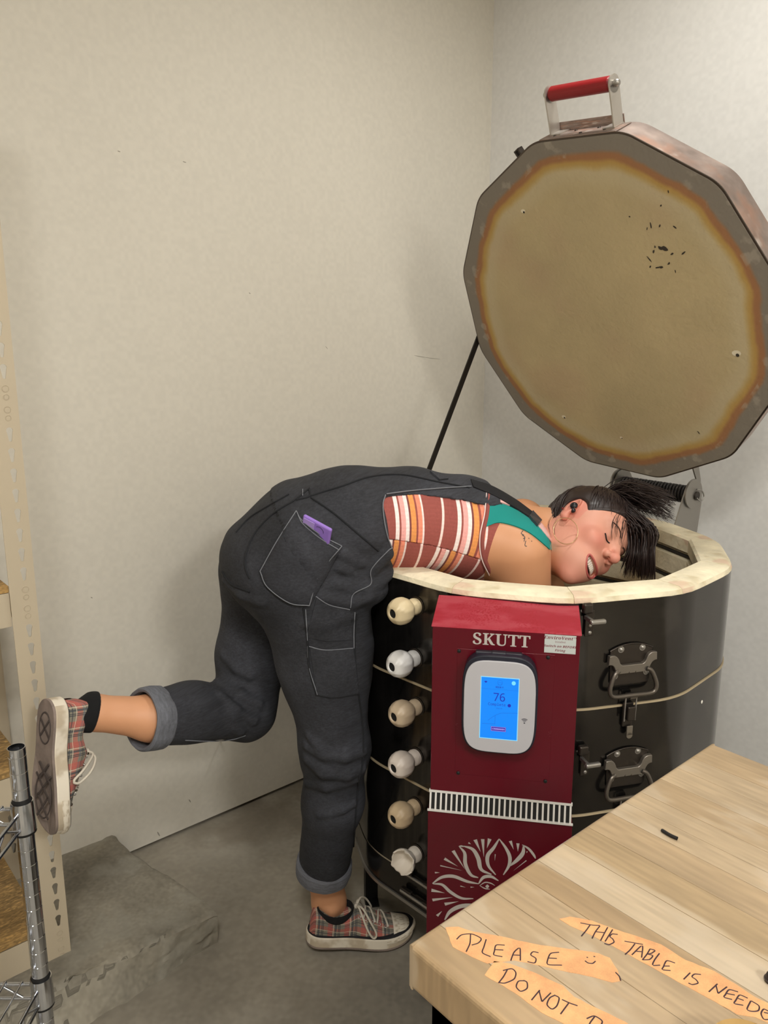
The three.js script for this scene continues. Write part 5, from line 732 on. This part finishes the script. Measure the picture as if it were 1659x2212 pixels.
const bareLegR = chain([...limbs(-0.012), cone(J.hemR, J.ankR, 0.044, 0.040), cone(J.ankR, J.ankR.clone().add(V(0.0, -0.05, 0)), 0.038, 0.034)], 0.02), bareLegL = chain([...limbsL(-0.012), cone(J.hemL, J.ankL, 0.044, 0.035), cone(J.ankL, inShoe, 0.031, 0.018)], 0.02);
const malleolus = ball(A([716, 1968, 1.620]), 0.012);
const bareF = (p) => { let d = torso(p) + 0.003; d = smin(d, smin(armR(p), armL(p), 0.02), 0.045); d = smin(d, smin(buttR(p), buttL(p), 0.03) + 0.014, 0.04); d = smin(d, Math.min(bareLegR(p), bareLegL(p)) , 0.03); d = smin(d, malleolus(p), 0.02); d = smin(d, cone(J.neck0, J.neck1, 0.058, 0.050)(p), 0.04); let h = 1e3; for (const q of hands) h = Math.min(h, q(p)); return smin(d, h, 0.006); };
let body;
{ const [lo, hi] = bboxOf([...S, ...Object.values(J)], 0.14); const g = paint(skin(bareF, lo, hi, 0.0062), () => skinA); const joined = mergeGeometries([g, headGeo].map((q) => { const o = q.toNonIndexed(); for (const k of Object.keys(o.attributes)) if (!['position', 'normal', 'color'].includes(k)) o.deleteAttribute(k); return o; }));
  const mSkin = new THREE.MeshPhysicalMaterial({ vertexColors: true, roughness: 0.52, sheen: 0.15, sheenColor: new THREE.Color(0.9, 0.6, 0.5), sheenRoughness: 0.5 });
  body = mesh('body', toP(joined), mSkin, person, 'bare skin of the person'); }
const skinF = (p) => bareF(p);

// --- straps on the bare shoulder ---
const upperF = (p) => Math.min(bareF(p), shirtF(p));
mesh('teal_bra', toP(merge([sheet([[1056, 1084], [1100, 1096], [1150, 1128], [1190, 1172]], [[1050, 1138], [1082, 1130], [1140, 1150], [1196, 1196]], upperF, 0.0030, 0, 16, 8)])), std({ color: 0x0f8c85, roughness: 0.85 }), person, 'teal strap of the undergarment');
mesh('pink_strap', toP(sheet([[1054, 1072], [1110, 1088], [1160, 1124], [1192, 1168]], [[1054, 1082], [1104, 1096], [1154, 1132], [1190, 1174]], upperF, 0.0042, 0, 16, 4)), std({ color: 0xe9b9b4, roughness: 0.9 }), person);
mesh('overall_strap', toP(sheet([[1016, 1040], [1060, 1054], [1110, 1082], [1152, 1112]], [[1022, 1056], [1064, 1074], [1106, 1098], [1146, 1124]], upperF, 0.0062, 0, 16, 5, 0.003)), std({ color: 0x15151a, roughness: 0.85 }), person, 'black elastic overall strap');
mesh('strap_buckle', toP(sheet([[1148, 1108], [1166, 1128]], [[1140, 1120], [1158, 1140]], upperF, 0.0085, 0, 6, 6, 0.003)), std({ color: 0x55565e, metalness: 0.6, roughness: 0.4 }), person);
{ // small script tattoo
  const g = [[[1130, 1146], [1126, 1152], [1132, 1156]], [[1128, 1156], [1134, 1160], [1130, 1164]], [[1134, 1162], [1132, 1170]], [[1136, 1168], [1134, 1178], [1138, 1180]], [[1142, 1162], [1143, 1164]], [[1148, 1168], [1149, 1170]]].map((l) => seam(l, skinF, 0.0007, 0.0001, 8)).filter(Boolean); mesh('tattoo', toP(merge(g)), std({ color: 0x3a4a50, roughness: 0.8 }), body); }

// --- face details, in the head frame ---
const onFace = (x, y) => { let z = 0.14; const p = V(x, y, z); for (let i = 0; i < 60; i++) { const d = face(p); if (d < 0.0003) break; p.z -= Math.max(d * 0.7, 0.0002); } return p; };
const HP = (g) => toP(g.applyMatrix4(HM));
{ const ring = []; for (let i = 0; i < 28; i++) { const a = i / 28 * Math.PI * 2, x = Math.cos(a) * 0.0318, y = -0.0690 + Math.sin(a) * (Math.sin(a) > 0 ? 0.0112 : 0.0124) + 9 * x * x, p = onFace(x * 1.02, y + Math.sign(Math.sin(a)) * 0.0012); p.z = Math.max(p.z, 0.076) - 0.0014; ring.push(p); }
  mesh('lips', HP(new THREE.TubeGeometry(new THREE.CatmullRomCurve3(ring, true), 80, 0.0025, 8, true)), std({ color: 0xbd605a, roughness: 0.35 }), body);
  const teeth = []; for (let i = -5; i <= 5; i++) { const x = i * 0.0053, z = 0.0885 - x * x * 15; teeth.push(box(0.0051, 0.0125, 0.004, 0, 0, 0, 0.0014).rotateY(i * 0.15).translate(x, -0.0645 + 8.4 * x * x, z + 0.0012)); } mesh('teeth', HP(merge(teeth)), std({ color: 0xeee4d6, roughness: 0.3 }), body);
  const lash = [], brow = []; for (const s of [1, -1]) { const l = []; for (let i = 0; i <= 10; i++) { const t = i / 10, x = s * mix(0.019, 0.044, t), y = 0.0015 - Math.sin(Math.PI * t) * 0.0045 + t * 0.001, p = onFace(x, y); p.z += 0.0006; l.push(p); } lash.push(new THREE.TubeGeometry(new THREE.CatmullRomCurve3(l), 24, 0.0016, 6)); const b = []; for (let i = 0; i <= 8; i++) { const t = i / 8, p = onFace(s * mix(0.014, 0.050, t), 0.030 + Math.sin(Math.PI * t * 0.8) * 0.006); p.z += 0.0008; b.push(p); } brow.push(new THREE.TubeGeometry(new THREE.CatmullRomCurve3(b), 20, 0.0013, 6)); }
  mesh('eyelashes', HP(merge(lash)), std({ color: 0x1a1210, roughness: 0.8 }), body); mesh('eyebrows', HP(merge(brow)), std({ color: 0x5a4034, roughness: 0.9 }), body);
  const bud = mesh('earbud', HP(merge([new THREE.SphereGeometry(0.0088, 18, 12).scale(0.8, 1, 1).translate(-0.0835, 0.006, -0.004), new THREE.SphereGeometry(0.006, 12, 8).translate(-0.080, -0.004, 0.002)])), std({ color: 0x15151a, roughness: 0.35 }), person, 'black wireless earbud');
  mesh('stud_earring', HP(new THREE.SphereGeometry(0.0026, 10, 8).translate(-0.083, -0.013, -0.020)), std({ color: 0x7a3030, metalness: 0.6, roughness: 0.3 }), person);
}
{ // hoop earring hanging from the lobe
  const lobe = headP(-0.079, -0.030, -0.006), r = 0.0285, c = at(1222, 1147, 1.618), g = new THREE.TorusGeometry(r, 0.0009, 6, 48); const z = camVec(0.22, 0.15, 0.96).normalize(), y = camVec(0, 1, 0), x = V().crossVectors(y, z).normalize(); g.applyMatrix4(new THREE.Matrix4().makeBasis(x, V().crossVectors(z, x), z).setPosition(c)); mesh('hoop_earring', toP(g), std({ color: 0xd7b48a, metalness: 0.9, roughness: 0.25 }), person, 'thin gold hoop earring'); }

// --- hair ---
{
  const mHair = new THREE.MeshPhysicalMaterial({ color: 0x2a1e1c, roughness: 0.42, sheen: 0.3, sheenColor: new THREE.Color(0.4, 0.3, 0.28), sheenRoughness: 0.4 }), rnd = rngOf(901);
  const cap0 = ellip(V(0, 0.043, -0.014), [0.0795, 0.088, 0.101]), nape = cone(V(0, -0.02, -0.05), V(0, -0.055, -0.075), 0.05, 0.03);
  const capF = (p) => { const c = smin(cap0(p), nape(p), 0.02) + (noise(p.x * 260, p.y * 60, p.z * 60) - 0.5) * 0.002, cut = p.z * 0.78 - p.y * 0.63 - 0.002 - Math.abs(p.x) * 0.10, low = -0.075 - p.y; const ear = 0.030 - Math.hypot((p.y - 0.002) / 1.15, p.z + 0.008); return smax(smax(smax(c, cut, 0.008), low, 0.006), Math.abs(p.x) > 0.05 ? ear : -1, 0.006); };
  const cap = mesh('hair', HP(skin(capF, V(-0.1, -0.1, -0.13), V(0.1, 0.15, 0.12), 0.003)), mHair, person, 'dark brown hair tied up and falling over the face');
  const strand = (pts, r) => { const g = new THREE.TubeGeometry(new THREE.CatmullRomCurve3(pts), 12, r, 5), p = g.attributes.position, n = 12; for (let i = 0; i <= n; i++) { const t = i / n, k = t > 0.6 ? mix(1, 0.2, (t - 0.6) / 0.4) : t < 0.3 ? mix(0.15, 1, t / 0.3) : 1; if (k === 1) continue; const c = new THREE.CatmullRomCurve3(pts).getPointAt(i / n); for (let j = 0; j <= 5; j++) { const q = i * 6 + j; p.setXYZ(q, mix(c.x, p.getX(q), k), mix(c.y, p.getY(q), k), mix(c.z, p.getZ(q), k)); } } return g; };
  // combed back over the scalp to the tie
  const tie = V(0.01, 0.115, -0.058), back = []; for (let i = 0; i < 330; i++) { const a = rnd() * Math.PI * 2, e = V(Math.sin(a) * 0.080, 0.02 + 0.06 * rnd(), Math.cos(a) * 0.10 - 0.01); let st; const k = rnd(); const zline = (y, x) => (y * 0.63 + 0.002 + Math.abs(x) * 0.1) / 0.78; const y0 = mix(-0.06, 0.10, rnd()), sgn = rnd() < 0.62 ? -1 : 1; const ang = mix(0.2, 1.45, rnd()); st = V(sgn * Math.sin(ang) * 0.079, y0, 0); st.z = clamp(zline(y0, st.x) - 0.008 - rnd() * 0.03, -0.10, 0.07); const proj = (v) => { for (let m = 0; m < 4; m++) { const d = smin(cap0(v), nape(v), 0.02), n = normalOf((q) => smin(cap0(q), nape(q), 0.02), v); v.addScaledVector(n, -d + 0.0012 + 0.002 * rnd()); } return v; }; if (Math.abs(st.y - 0.002) < 0.034 && Math.abs(st.z + 0.008) < 0.032) continue; const pts = []; const jit = V((rnd() - 0.5) * 0.03, (rnd() - 0.5) * 0.02, (rnd() - 0.5) * 0.03); for (let m = 0; m <= 4; m++) pts.push(proj(st.clone().lerp(tie.clone().add(jit), m / 4.3))); back.push(strand(pts, 0.0011 + rnd() * 0.0008)); }
  mesh('combed_strands', HP(merge(back)), mHair, cap);
  // the loose tail thrown forward, and the fringe hanging straight down
  const tail = []; const T0 = HM; for (let i = 0; i < 300; i++) { const b = tie.clone().add(V((rnd() - 0.5) * 0.03, (rnd() - 0.5) * 0.02, (rnd() - 0.5) * 0.03)).applyMatrix4(HM), t = rnd(), e = at(mix(1372, 1458, Math.sqrt(t)) + rnd() * 6, mix(1050, 1118, rnd()) + t * 10, mix(1.66, 1.84, rnd())), m = b.clone().lerp(e, 0.5).add(V((rnd() - 0.5) * 0.03, 0.008 + rnd() * 0.03, (rnd() - 0.5) * 0.03)); tail.push(strand([b, m, e.clone().lerp(m, 0.3), e.add(V(0, -0.01 * rnd(), 0))], 0.0009 + rnd() * 0.0007)); }
  mesh('tail_strands', toP(merge(tail)), mHair, cap);
  const fringe = []; for (let i = 0; i < 560; i++) { const t = rnd(), root = headP(mix(-0.040, 0.060, rnd()), mix(0.085, 0.118, rnd()), mix(0.0, 0.058, rnd())), F = mix(1.63, 1.80, rnd()); const xe = mix(1338, 1416, Math.pow(t, 0.7)), ye = mix(1218, 1262, rnd()) - (1 - t) * 14; const e = at(xe, ye, F), m1 = at(mix(1352, 1414, Math.pow(t, 0.8)) + rnd() * 3, 1135 + rnd() * 14, mix(1.63, 1.78, rnd())), m2 = at(mix(1352, 1415, Math.pow(t, 0.75)), 1190, F); fringe.push(strand([root, m1, m2, e], 0.0010 + rnd() * 0.0009)); }
  for (const l of [[[1338, 1102], [1326, 1124], [1320, 1146], [1322, 1168]], [[1352, 1104], [1346, 1126], [1344, 1150], [1338, 1178]], [[1360, 1106], [1352, 1130], [1346, 1160], [1342, 1185]], [[1345, 1100], [1334, 1124], [1330, 1142], [1334, 1160]]]) for (let k = 0; k < 4; k++) fringe.push(strand(l.map(([x, y]) => at(x + (rnd() - 0.5) * 7, y, 1.60 + rnd() * 0.015)), 0.0005));
  mesh('fringe_strands', toP(merge(fringe)), mHair, cap);
  const wisp = []; for (const l of [[[1196, 1102], [1204, 1090], [1216, 1080]], [[1192, 1112], [1186, 1130], [1192, 1160]], [[1205, 1120], [1196, 1140], [1198, 1165]], [[1258, 1058], [1268, 1052], [1282, 1056]], [[1246, 1064], [1240, 1054], [1262, 1048]]]) for (let k = 0; k < 4; k++) wisp.push(strand(l.map(([x, y]) => at(x + (rnd() - 0.5) * 6, y + (rnd() - 0.5) * 5, 1.655)), 0.0003)); mesh('wisps', toP(merge(wisp)), mHair, cap);
  mesh('hair_tie', HP(new THREE.TorusGeometry(0.015, 0.0055, 10, 28).rotateX(Math.PI / 2 - 0.7).translate(tie.x, tie.y, tie.z)), std({ color: 0xd8cd98, roughness: 0.8 }), person, 'pale yellow hair tie');
}

// --- canvas shoes ---
const plaid = texOf(512, 512, (u, v) => {
  const band = (t, a, b) => (((t % 1) + 1) % 1 >= a && ((t % 1) + 1) % 1 < b); let c = [134, 128, 112]; const x = u * 4, y = v * 3;
  if (band(x, 0.08, 0.36)) c = mix3(c, [176, 92, 84], 0.75); if (band(y, 0.50, 0.82)) c = mix3(c, [186, 98, 88], 0.6); if (band(x, 0.50, 0.60)) c = mix3(c, [70, 74, 78], 0.75); if (band(x, 0.70, 0.74) || band(x, 0.78, 0.82)) c = mix3(c, [54, 56, 62], 0.8); if (band(y, 0.10, 0.17) || band(y, 0.26, 0.30)) c = mix3(c, [60, 62, 68], 0.7); if (band(x, 0.40, 0.43) || band(y, 0.44, 0.47)) c = mix3(c, [232, 208, 184], 0.8); if (band(y, 0.90, 0.94)) c = mix3(c, [90, 100, 130], 0.7);
  return shade(c, 0.92 + tileNoise(u, v, 256, 3) * 0.16);
});
const mPlaid = std({ map: plaid, roughness: 0.95 }), mRubber = std({ roughness: 0.6, map: texOf(256, 256, (u, v) => mix3([226, 216, 198], [168, 150, 124], sstep(0.5, 0.75, tileFbm(u, v, 5, 4, 7)) * 0.6), { rx: 5, ry: 5 }) }), mOut = std({ roughness: 0.9, map: texOf(256, 256, (u, v) => shade([132, 118, 110], 0.8 + tileFbm(u, v, 8, 4, 9) * 0.4), { rx: 5, ry: 5 }) }), mLace = std({ color: 0xcfc6b6, roughness: 0.9 });
function shoe(origin, fwd, up, mirror, label) {
  const f = fwd.clone().normalize(), u = up.clone().addScaledVector(f, -up.dot(f)).normalize(), l = V().crossVectors(f, u).multiplyScalar(1), M = new THREE.Matrix4().makeBasis(f, u, l).setPosition(origin), W = (g) => toP(g.applyMatrix4(M)); const LEN = 0.255;
  // half widths of the sole (outer, inner) along its length
  const wo = [[0, 0], [0.004, 0.014], [0.02, 0.0275], [0.05, 0.032], [0.10, 0.034], [0.16, 0.0435], [0.20, 0.042], [0.23, 0.032], [0.248, 0.017], [0.255, 0]], wi = [[0, 0], [0.004, 0.014], [0.02, 0.0275], [0.05, 0.030], [0.10, 0.027], [0.16, 0.038], [0.20, 0.040], [0.23, 0.033], [0.248, 0.018], [0.255, 0]];
  const lerpT = (tab, x) => { for (let i = 0; i + 1 < tab.length; i++) if (x <= tab[i + 1][0]) { const t = (x - tab[i][0]) / (tab[i + 1][0] - tab[i][0]); return mix(tab[i][1], tab[i + 1][1], i === 0 || i === tab.length - 2 ? Math.sqrt(clamp(i === 0 ? t : t, 0, 1)) * (i === 0 ? 1 : 1) : t * t * (3 - 2 * t)); } return 0; };
  const smoothW = (tab, x) => { const c = new THREE.SplineCurve(tab.map(([a, b]) => new THREE.Vector2(a, b))); return c; };
  const cO = smoothW(wo), cI = smoothW(wi), outline = (grow) => { const pts = []; for (let i = 0; i <= 40; i++) { const p = cO.getPoint(i / 40); pts.push(new THREE.Vector2(p.x, p.y * mirror)); } for (let i = 39; i > 0; i--) { const p = cI.getPoint(i / 40); pts.push(new THREE.Vector2(p.x, -p.y * mirror)); } const c = new THREE.Vector2(0.125, 0); return new THREE.Shape(pts.map((p) => new THREE.Vector2(0.1275 + (p.x - 0.1275) * (1 + grow * 8), p.y * (1 + grow * 26)))); };
  const layer = (grow, y0, y1, bev) => { const g = new THREE.ExtrudeGeometry(outline(grow), { depth: y1 - y0 - 2 * bev, bevelEnabled: bev > 0, bevelSize: bev, bevelThickness: bev, bevelSegments: 2 }).translate(0, 0, y0 + bev); g.rotateX(-Math.PI / 2); const s = g.attributes.position; return toCreasedNormals(g, 0.7); };
  const bend = (g) => { const p = g.attributes.position; for (let i = 0; i < p.count; i++) { const x = p.getX(i); p.setY(i, p.getY(i) + Math.max(0, x - 0.175) ** 2 * 2.2); } g.computeVertexNormals(); return g; };
  // canvas upper: oval sections along the length
  const hTop = [[0.0, 0.045], [0.01, 0.070], [0.03, 0.074], [0.07, 0.060], [0.095, 0.066], [0.115, 0.082], [0.14, 0.074], [0.18, 0.056], [0.215, 0.044], [0.24, 0.036], [0.252, 0.022]], cT = new THREE.SplineCurve(hTop.map(([a, b]) => new THREE.Vector2(a, b)));
  const at2 = (c, x) => { let lo = 0, hi = 1; for (let k = 0; k < 22; k++) { const m = (lo + hi) / 2; if (c.getPoint(m).x < x) lo = m; else hi = m; } return c.getPoint(lo).y; };
  const sec = (x, a, g = 0) => { const fl = sstep(0.125, 0.09, x) * sstep(0.0, 0.012, x), h = at2(cT, x) + g + 0.010 * fl, w = (Math.cos(a) > 0 ? at2(cO, x) : at2(cI, x)) * 0.94 + g + 0.009 * fl * sstep(0.15, 0.9, Math.sin(a)), e = 0.78 - 0.22 * fl; return V(x, Math.max(0.016, 0.016 + (h - 0.016) * Math.pow(Math.max(0, Math.sin(a)), e)), Math.sign(Math.cos(a)) * Math.pow(Math.abs(Math.cos(a)), e) * w * mirror * -1); };
  const loft = (x0, x1, n, m, g, a0 = 0, a1 = Math.PI) => { const pos = [], uv = [], idx = []; for (let i = 0; i <= n; i++) for (let j = 0; j <= m; j++) { const x = mix(x0, x1, i / n), a = mix(a0, a1, j / m), p = sec(x, a, g); pos.push(p.x, p.y, p.z); uv.push(x / 0.16, (Math.abs(a - Math.PI / 2) / (Math.PI / 2) * -0.10 + 0.10) / 0.12 + (a > Math.PI / 2 ? 0 : 0)); } for (let i = 0; i < n; i++) for (let j = 0; j < m; j++) { const a = i * (m + 1) + j, b = a + 1, c = a + m + 1, d = c + 1; if (mirror > 0) idx.push(a, c, b, b, c, d); else idx.push(a, b, c, b, d, c); } const G = new THREE.BufferGeometry(); G.setAttribute('position', new THREE.Float32BufferAttribute(pos, 3)); G.setAttribute('uv', new THREE.Float32BufferAttribute(uv, 2)); G.setIndex(idx); G.computeVertexNormals(); return G; };
  const sh = mesh('shoe', W(bend(loft(0.002, 0.252, 60, 28, 0))), mPlaid, person, label);
  mesh('midsole', W(bend(layer(0.0016, 0.004, 0.031, 0.003))), mRubber, sh, 'dirty white rubber side wall');
  mesh('side_stripe', W(bend(merge([layer(0.0030, 0.0085, 0.0105, 0), layer(0.0022, 0.0300, 0.0320, 0)]))), std({ color: 0x17161a, roughness: 0.7 }), sh);
  mesh('outsole', W(bend(layer(0.0032, 0.0, 0.0055, 0.001))), mOut, sh);
  const tread = []; for (const [x, z, w, d, a] of [[0.052, 0, 0.05, 0.004, 0.8], [0.052, 0, 0.05, 0.004, -0.8], [0.165, 0.0, 0.075, 0.004, 0.85], [0.165, 0.0, 0.075, 0.004, -0.85], [0.20, 0.0, 0.06, 0.004, 0.8], [0.20, 0, 0.06, 0.004, -0.8], [0.135, 0, 0.05, 0.004, 0.85], [0.135, 0, 0.05, 0.004, -0.85]]) tread.push(box(w, 0.002, d, 0, 0, 0).rotateY(a).translate(x, -0.0008, z)); for (const [x, r] of [[0.052, 0.024], [0.18, 0.034]]) tread.push(new THREE.TorusGeometry(r, 0.0014, 5, 26).rotateX(Math.PI / 2).scale(1.25, 1, 0.9).translate(x, -0.0004, 0));
  const mTread = std({ color: 0x4a403c, roughness: 0.95 }); mesh('heel_tread', W(merge([tread[0], tread[1], tread[8]])), mTread, sh); mesh('ball_tread', W(merge([...tread.slice(2, 8), tread[9]])), mTread, sh);
  mesh('toe_cap', W(bend(loft(0.203, 0.2535, 20, 24, 0.0022))), mRubber, sh, 'off-white rubber toe cap');
  mesh('toe_bumper', W(bend(new THREE.TubeGeometry(new THREE.CatmullRomCurve3([[0.185, 0.0415], [0.21, 0.038], [0.232, 0.030], [0.248, 0.017], [0.2555, 0], [0.248, -0.018], [0.232, -0.031], [0.21, -0.038], [0.185, -0.039]].map(([x, z]) => V(x, 0.020, z * 1.03))), 40, 0.0075, 8).scale(1, 1.3, 1).translate(0, -0.004, 0))), mRubber, sh);
  // lacing over the tongue, eyelets and a bow
  const lace = []; for (let k = 0; k < 5; k++) { const x = 0.118 + k * 0.0165, pts = []; for (let i = 0; i <= 8; i++) pts.push(sec(x + (i / 8 - 0.5) * 0.012 * (k % 2 ? 1 : -1), mix(1.0, 2.14, i / 8), 0.003)); lace.push(new THREE.TubeGeometry(new THREE.CatmullRomCurve3(pts), 14, 0.0024, 6)); }
  const b0 = sec(0.112, Math.PI / 2, 0.004);
  for (const s of [1, -1]) lace.push(tube([b0, b0.clone().add(V(0.012, 0.008, s * 0.018)), b0.clone().add(V(0.030, -0.012, s * 0.040)), b0.clone().add(V(0.046, -0.040, s * 0.047)), b0.clone().add(V(0.040, -0.052, s * 0.047)), b0.clone().add(V(0.024, -0.030, s * 0.043)), b0.clone().add(V(0.006, 0.004, s * 0.016)), b0], 0.0026, 50, 6));
  lace.push(new THREE.SphereGeometry(0.006, 10, 8).translate(b0.x, b0.y, b0.z)); mesh('laces', W(merge(lace)), mLace, sh);
  const eye = []; for (const s of [1.0, 2.14]) for (let k = 0; k < 5; k++) { const p = sec(0.118 + k * 0.0165, s, 0.001); eye.push(new THREE.TorusGeometry(0.003, 0.001, 6, 14).rotateX(0.9 * (s > 1.5 ? 1 : -1)).translate(p.x, p.y, p.z)); } mesh('eyelets', W(merge(eye)), std({ color: 0xb9b6b0, metalness: 0.8, roughness: 0.3 }), sh);
  return M;
}
const hR = onPlane(664, 2030, V(0, 0.022, 0), UP), tR = onPlane(852, 2022, V(0, 0.004, 0), UP), fR = tR.clone().sub(hR);
shoe(hR, fR, V(0, 1, 0).addScaledVector(fR.clone().normalize(), 0.08), -1, 'plaid canvas sneaker standing on the floor');
shoe(hL, fL, uL, 1, 'plaid canvas sneaker of the raised foot, sole showing');
// socks fill the shoe openings
{ const mSock = std({ color: 0x0b0b0d, roughness: 0.95 }); const sock = (o, f, u, x, r) => { const F = f.clone().normalize(), U = u.clone().addScaledVector(F, -u.dot(F)).normalize(); const l = V().crossVectors(F, U), c = o.clone().addScaledVector(F, x); const g = toCreasedNormals(lathe([[r * 0.6, 0.03], [r * 0.76, 0.055], [r * 0.96, 0.070], [r * 1.0, 0.080], [r * 0.94, 0.086], [r * 0.8, 0.06]], 32), 0.8).scale(1.12, 1, 0.90); const p = g.attributes.position; for (let i = 0; i < p.count; i++) p.setY(i, p.getY(i) + (p.getY(i) > 0.055 ? (p.getX(i) / r) ** 2 * 0.006 : 0)); g.computeVertexNormals(); g.applyMatrix4(new THREE.Matrix4().makeBasis(F, U, l).setPosition(c)); return g; };
  mesh('sock', toP(sock(hR, fR, V(0, 1, 0), 0.062, 0.040)), mSock, person); { const d = J.hemL.clone().sub(J.ankL).normalize(), c = cone(J.ankL, inShoe, 0.0425, 0.022), [lo, hi] = bboxOf([J.ankL, inShoe], 0.06); mesh('sock', toP(skin((p) => smax(c(p), (p.x - J.ankL.x) * d.x + (p.y - J.ankL.y) * d.y + (p.z - J.ankL.z) * d.z - 0.004, 0.004), lo, hi, 0.003)), mSock, person); } }

// ---------- phone in the back pocket ----------
{
  const p = cast(650, 1200, denimF), n = normalOf(denimF, p), d = cast(672, 1150, denimF).sub(cast(628, 1240, denimF)), y = d.addScaledVector(n, -d.dot(n)).normalize(), x = V().crossVectors(y, n), t = cast(691, 1138, denimF), c = t.clone().addScaledVector(y, -0.047).addScaledVector(n, 0.012);
  const g = thing('mobile_phone', 'lavender mobile phone tucked in the back trouser pocket', 'phone', [c.x, c.y, c.z]); g.quaternion.setFromRotationMatrix(new THREE.Matrix4().makeBasis(x, y, n));
  mesh('phone_case', new RoundedBoxGeometry(0.066, 0.138, 0.008, 4, 0.0038), std({ color: 0x9a78d0, roughness: 0.4 }), g); mesh('screen_glass', box(0.060, 0.131, 0.0006, 0, 0, -0.0041), std({ color: 0x0b0b10, roughness: 0.1 }), g);
  mesh('camera_bump', merge([box(0.026, 0.026, 0.0016, -0.017, 0.052, 0.0045, 0.0007)]), std({ color: 0xb49ae0, roughness: 0.3 }), g); mesh('case_line', new THREE.TorusGeometry(0.010, 0.0005, 5, 24, 2.4).translate(0.008, 0.052, 0.0042), std({ color: 0x3a2a55, roughness: 0.5 }), g);
}
renderer.render(scene, camera);
